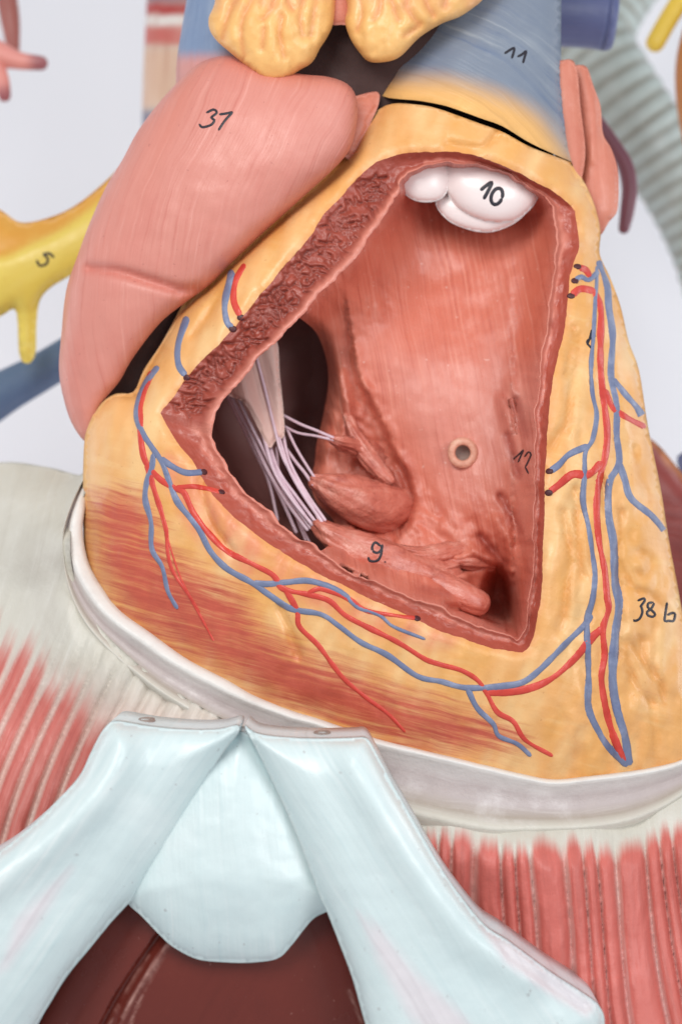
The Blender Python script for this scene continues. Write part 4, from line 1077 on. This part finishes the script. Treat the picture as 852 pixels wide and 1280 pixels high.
pv = thing('pink_vessel', 'small pink branching vessel with blunt dark tips in the upper corner', 'vessel')
def tipcol(t, V):
    k = sstep(0.80, 1.0, t)[:, None]; return lin((230,152,142))*(1-k) + lin((150,84,92))*k
for pts in ([(-60,40,6,24),(-25,58,6,20),(0,68,6,16),(25,76,6,11),(52,79,6,9)], [(-40,60,6,16),(-10,80,6,14),(2,100,6,10),(6,120,6,8)]):
    ptube('vessel_branch', pts, M['pinktube'], pv, n=16, col=tipcol)
tag(ptube('red_vessel', [(4,-60,7,13),(8,-10,7,13),(13,25,7,12),(17,62,7,8)], M['redbrown'], None, n=16), 'narrow red brown vessel end hanging above the small pink vessel', 'vessel')

def colcol(t, V):
    py = 640 - V[:, 2]*100*DC/(DC + V[:, 1])
    c = np.tile(lin((206,190,178)), (len(V), 1))
    def band(a, b, s, col):
        nonlocal c
        k = (sstep(a-s, a+s, py)*sstep(b+s, b-s, py))[:, None]; c = c*(1-k) + lin(col)*k
    band(-200, 4, 3, (150,120,125)); band(4, 19, 3, (176,62,60)); band(19, 32, 3, (226,220,214)); band(33, 56, 4, (198,106,98)); band(60, 135, 10, (214,180,156)); band(138, 300, 5, (120,124,146))
    return c
tag(ptube('torso_column', [(240,-80,8,52),(238,0,8,54),(236,80,8,56),(236,160,8,58),(240,260,8,60)], M['column'], None, n=28, col=colcol, cap=False), 'blurred torso column banded in red, white and beige behind the atrium', 'torso model')

def cavamask(t, V):
    py = 640 - V[:, 2]*100*DC/(DC + V[:, 1]); return sstep(48, 88, py)
tag(ptube('vena_cava', [(308,-90,2.6,60),(304,-20,2.5,66),(298,40,2.3,70),(290,100,2.0,70),(285,170,1.8,60)], M['cava'], None, n=30, mask=cavamask), 'blue vein trunk fading to pink, behind the yellow fat pad', 'vein')

tr = thing('trachea', 'grey ribbed windpipe with a forked branch, blurred behind the heart', 'windpipe')
def tcol(per):
    def f(t, V):
        return np.tile(lin((166,176,173)), (len(V), 1))
    return f
def ringed(per): return lambda s: 0.07*(abs(math.sin(math.pi*s/per))**0.6 - 0.6)
def ringcol(per, L):
    def f(t, V):
        k = (np.abs(np.sin(np.pi*t*L/per))**0.5)[:, None]; return lin((118,106,86))*(1-k) + lin((176,188,185))*k
    return f
def arclen(pts):
    q = crom(pts, 3); v = A([P(x, y, d) for x, y, d, r in q]); return np.linalg.norm(np.diff(v, axis=0), axis=1).sum()
b1 = [(700,30,9.8,60),(738,75,9.7,58),(776,128,9.6,54),(816,182,9.6,50),(852,238,9.6,48),(884,305,9.6,47),(910,390,9.6,46)]
b2 = [(860,-160,10.2,52),(800,-60,10.2,50),(762,0,10.1,48),(735,50,10.0,50),(690,110,10.0,50)]
for pts in (b1, b2):
    L_ = arclen(pts)
    q = crom(pts, 3); tt_ = None
    ptube('windpipe_branch', pts, M['trachea'], tr, step=2.5, n=32, ridge=ringed(0.30), col=None if False else ringcol(0.30, L_))

nt_ = thing('blue_vessel_stub', 'short dark blue vessel stub between the blue trunk and the windpipe', 'vessel')
ptube('vessel_stub', [(650,10,4.0,44),(700,14,4.0,43),(735,17,4.0,42),(757,20,4.0,42)], M['navytube'], nt_, n=26, cap=False)
ptube('cut_rim', [(756,20,4.0,42.5),(762,20.6,4.0,42),(767,21,4.0,39)], M['navytube'], nt_, n=26, cap=False)

tag(ptube('yellow_tube', [(900,-90,6,12),(862,-20,6,12),(836,22,6,12),(818,54,6,12)], M['brass'] if False else M['yellow'], None, n=18, col=lambda t, V: np.tile(lin((232,196,70)), (len(V), 1))), 'thin bright yellow tube ending in front of the windpipe', 'tube')
tag(ptube('maroon_vessel', [(745,150,5,8),(768,184,5,9),(781,208,5,10),(786,235,5,10),(783,265,5,9),(779,286,5,7)], M['maroon'], None, n=16), 'curved maroon vessel hanging beside the salmon auricle flaps', 'vessel')
tag(ptube('brown_vessel', [(880,20,6,20),(866,60,6,19),(862,100,6,19),(868,150,6,20),(880,200,6,20)], M['brown'], None, n=18), 'brown vessel at the edge of the picture beside the windpipe', 'vessel')

so = crom([(780,540),(805,545),(822,556),(845,583),(880,625),(940,720),(940,960),(800,960),(770,700)], 8, True)
sv = thing('dark_red_muscle', 'dark red muscle mass with an orange edge behind the yellow heart side', 'muscle')
blob('muscle_mass', so, 4.4, 0.5, 0.6, M['redslab'], sv, g=8, rr=30, flow=flowdir(12), col=blend((140,58,54), (208,134,78), lambda p: sstep(9, 3, pdist(p, so))))
so2 = crom([(846,570),(870,566),(920,600),(920,660),(880,640),(852,596)], 8, True)
tag(blob('navy_vessel', so2, 5.2, 0.5, 0.5, M['navytube'], None, g=8), 'small dark blue vessel end behind the dark red muscle', 'vessel')
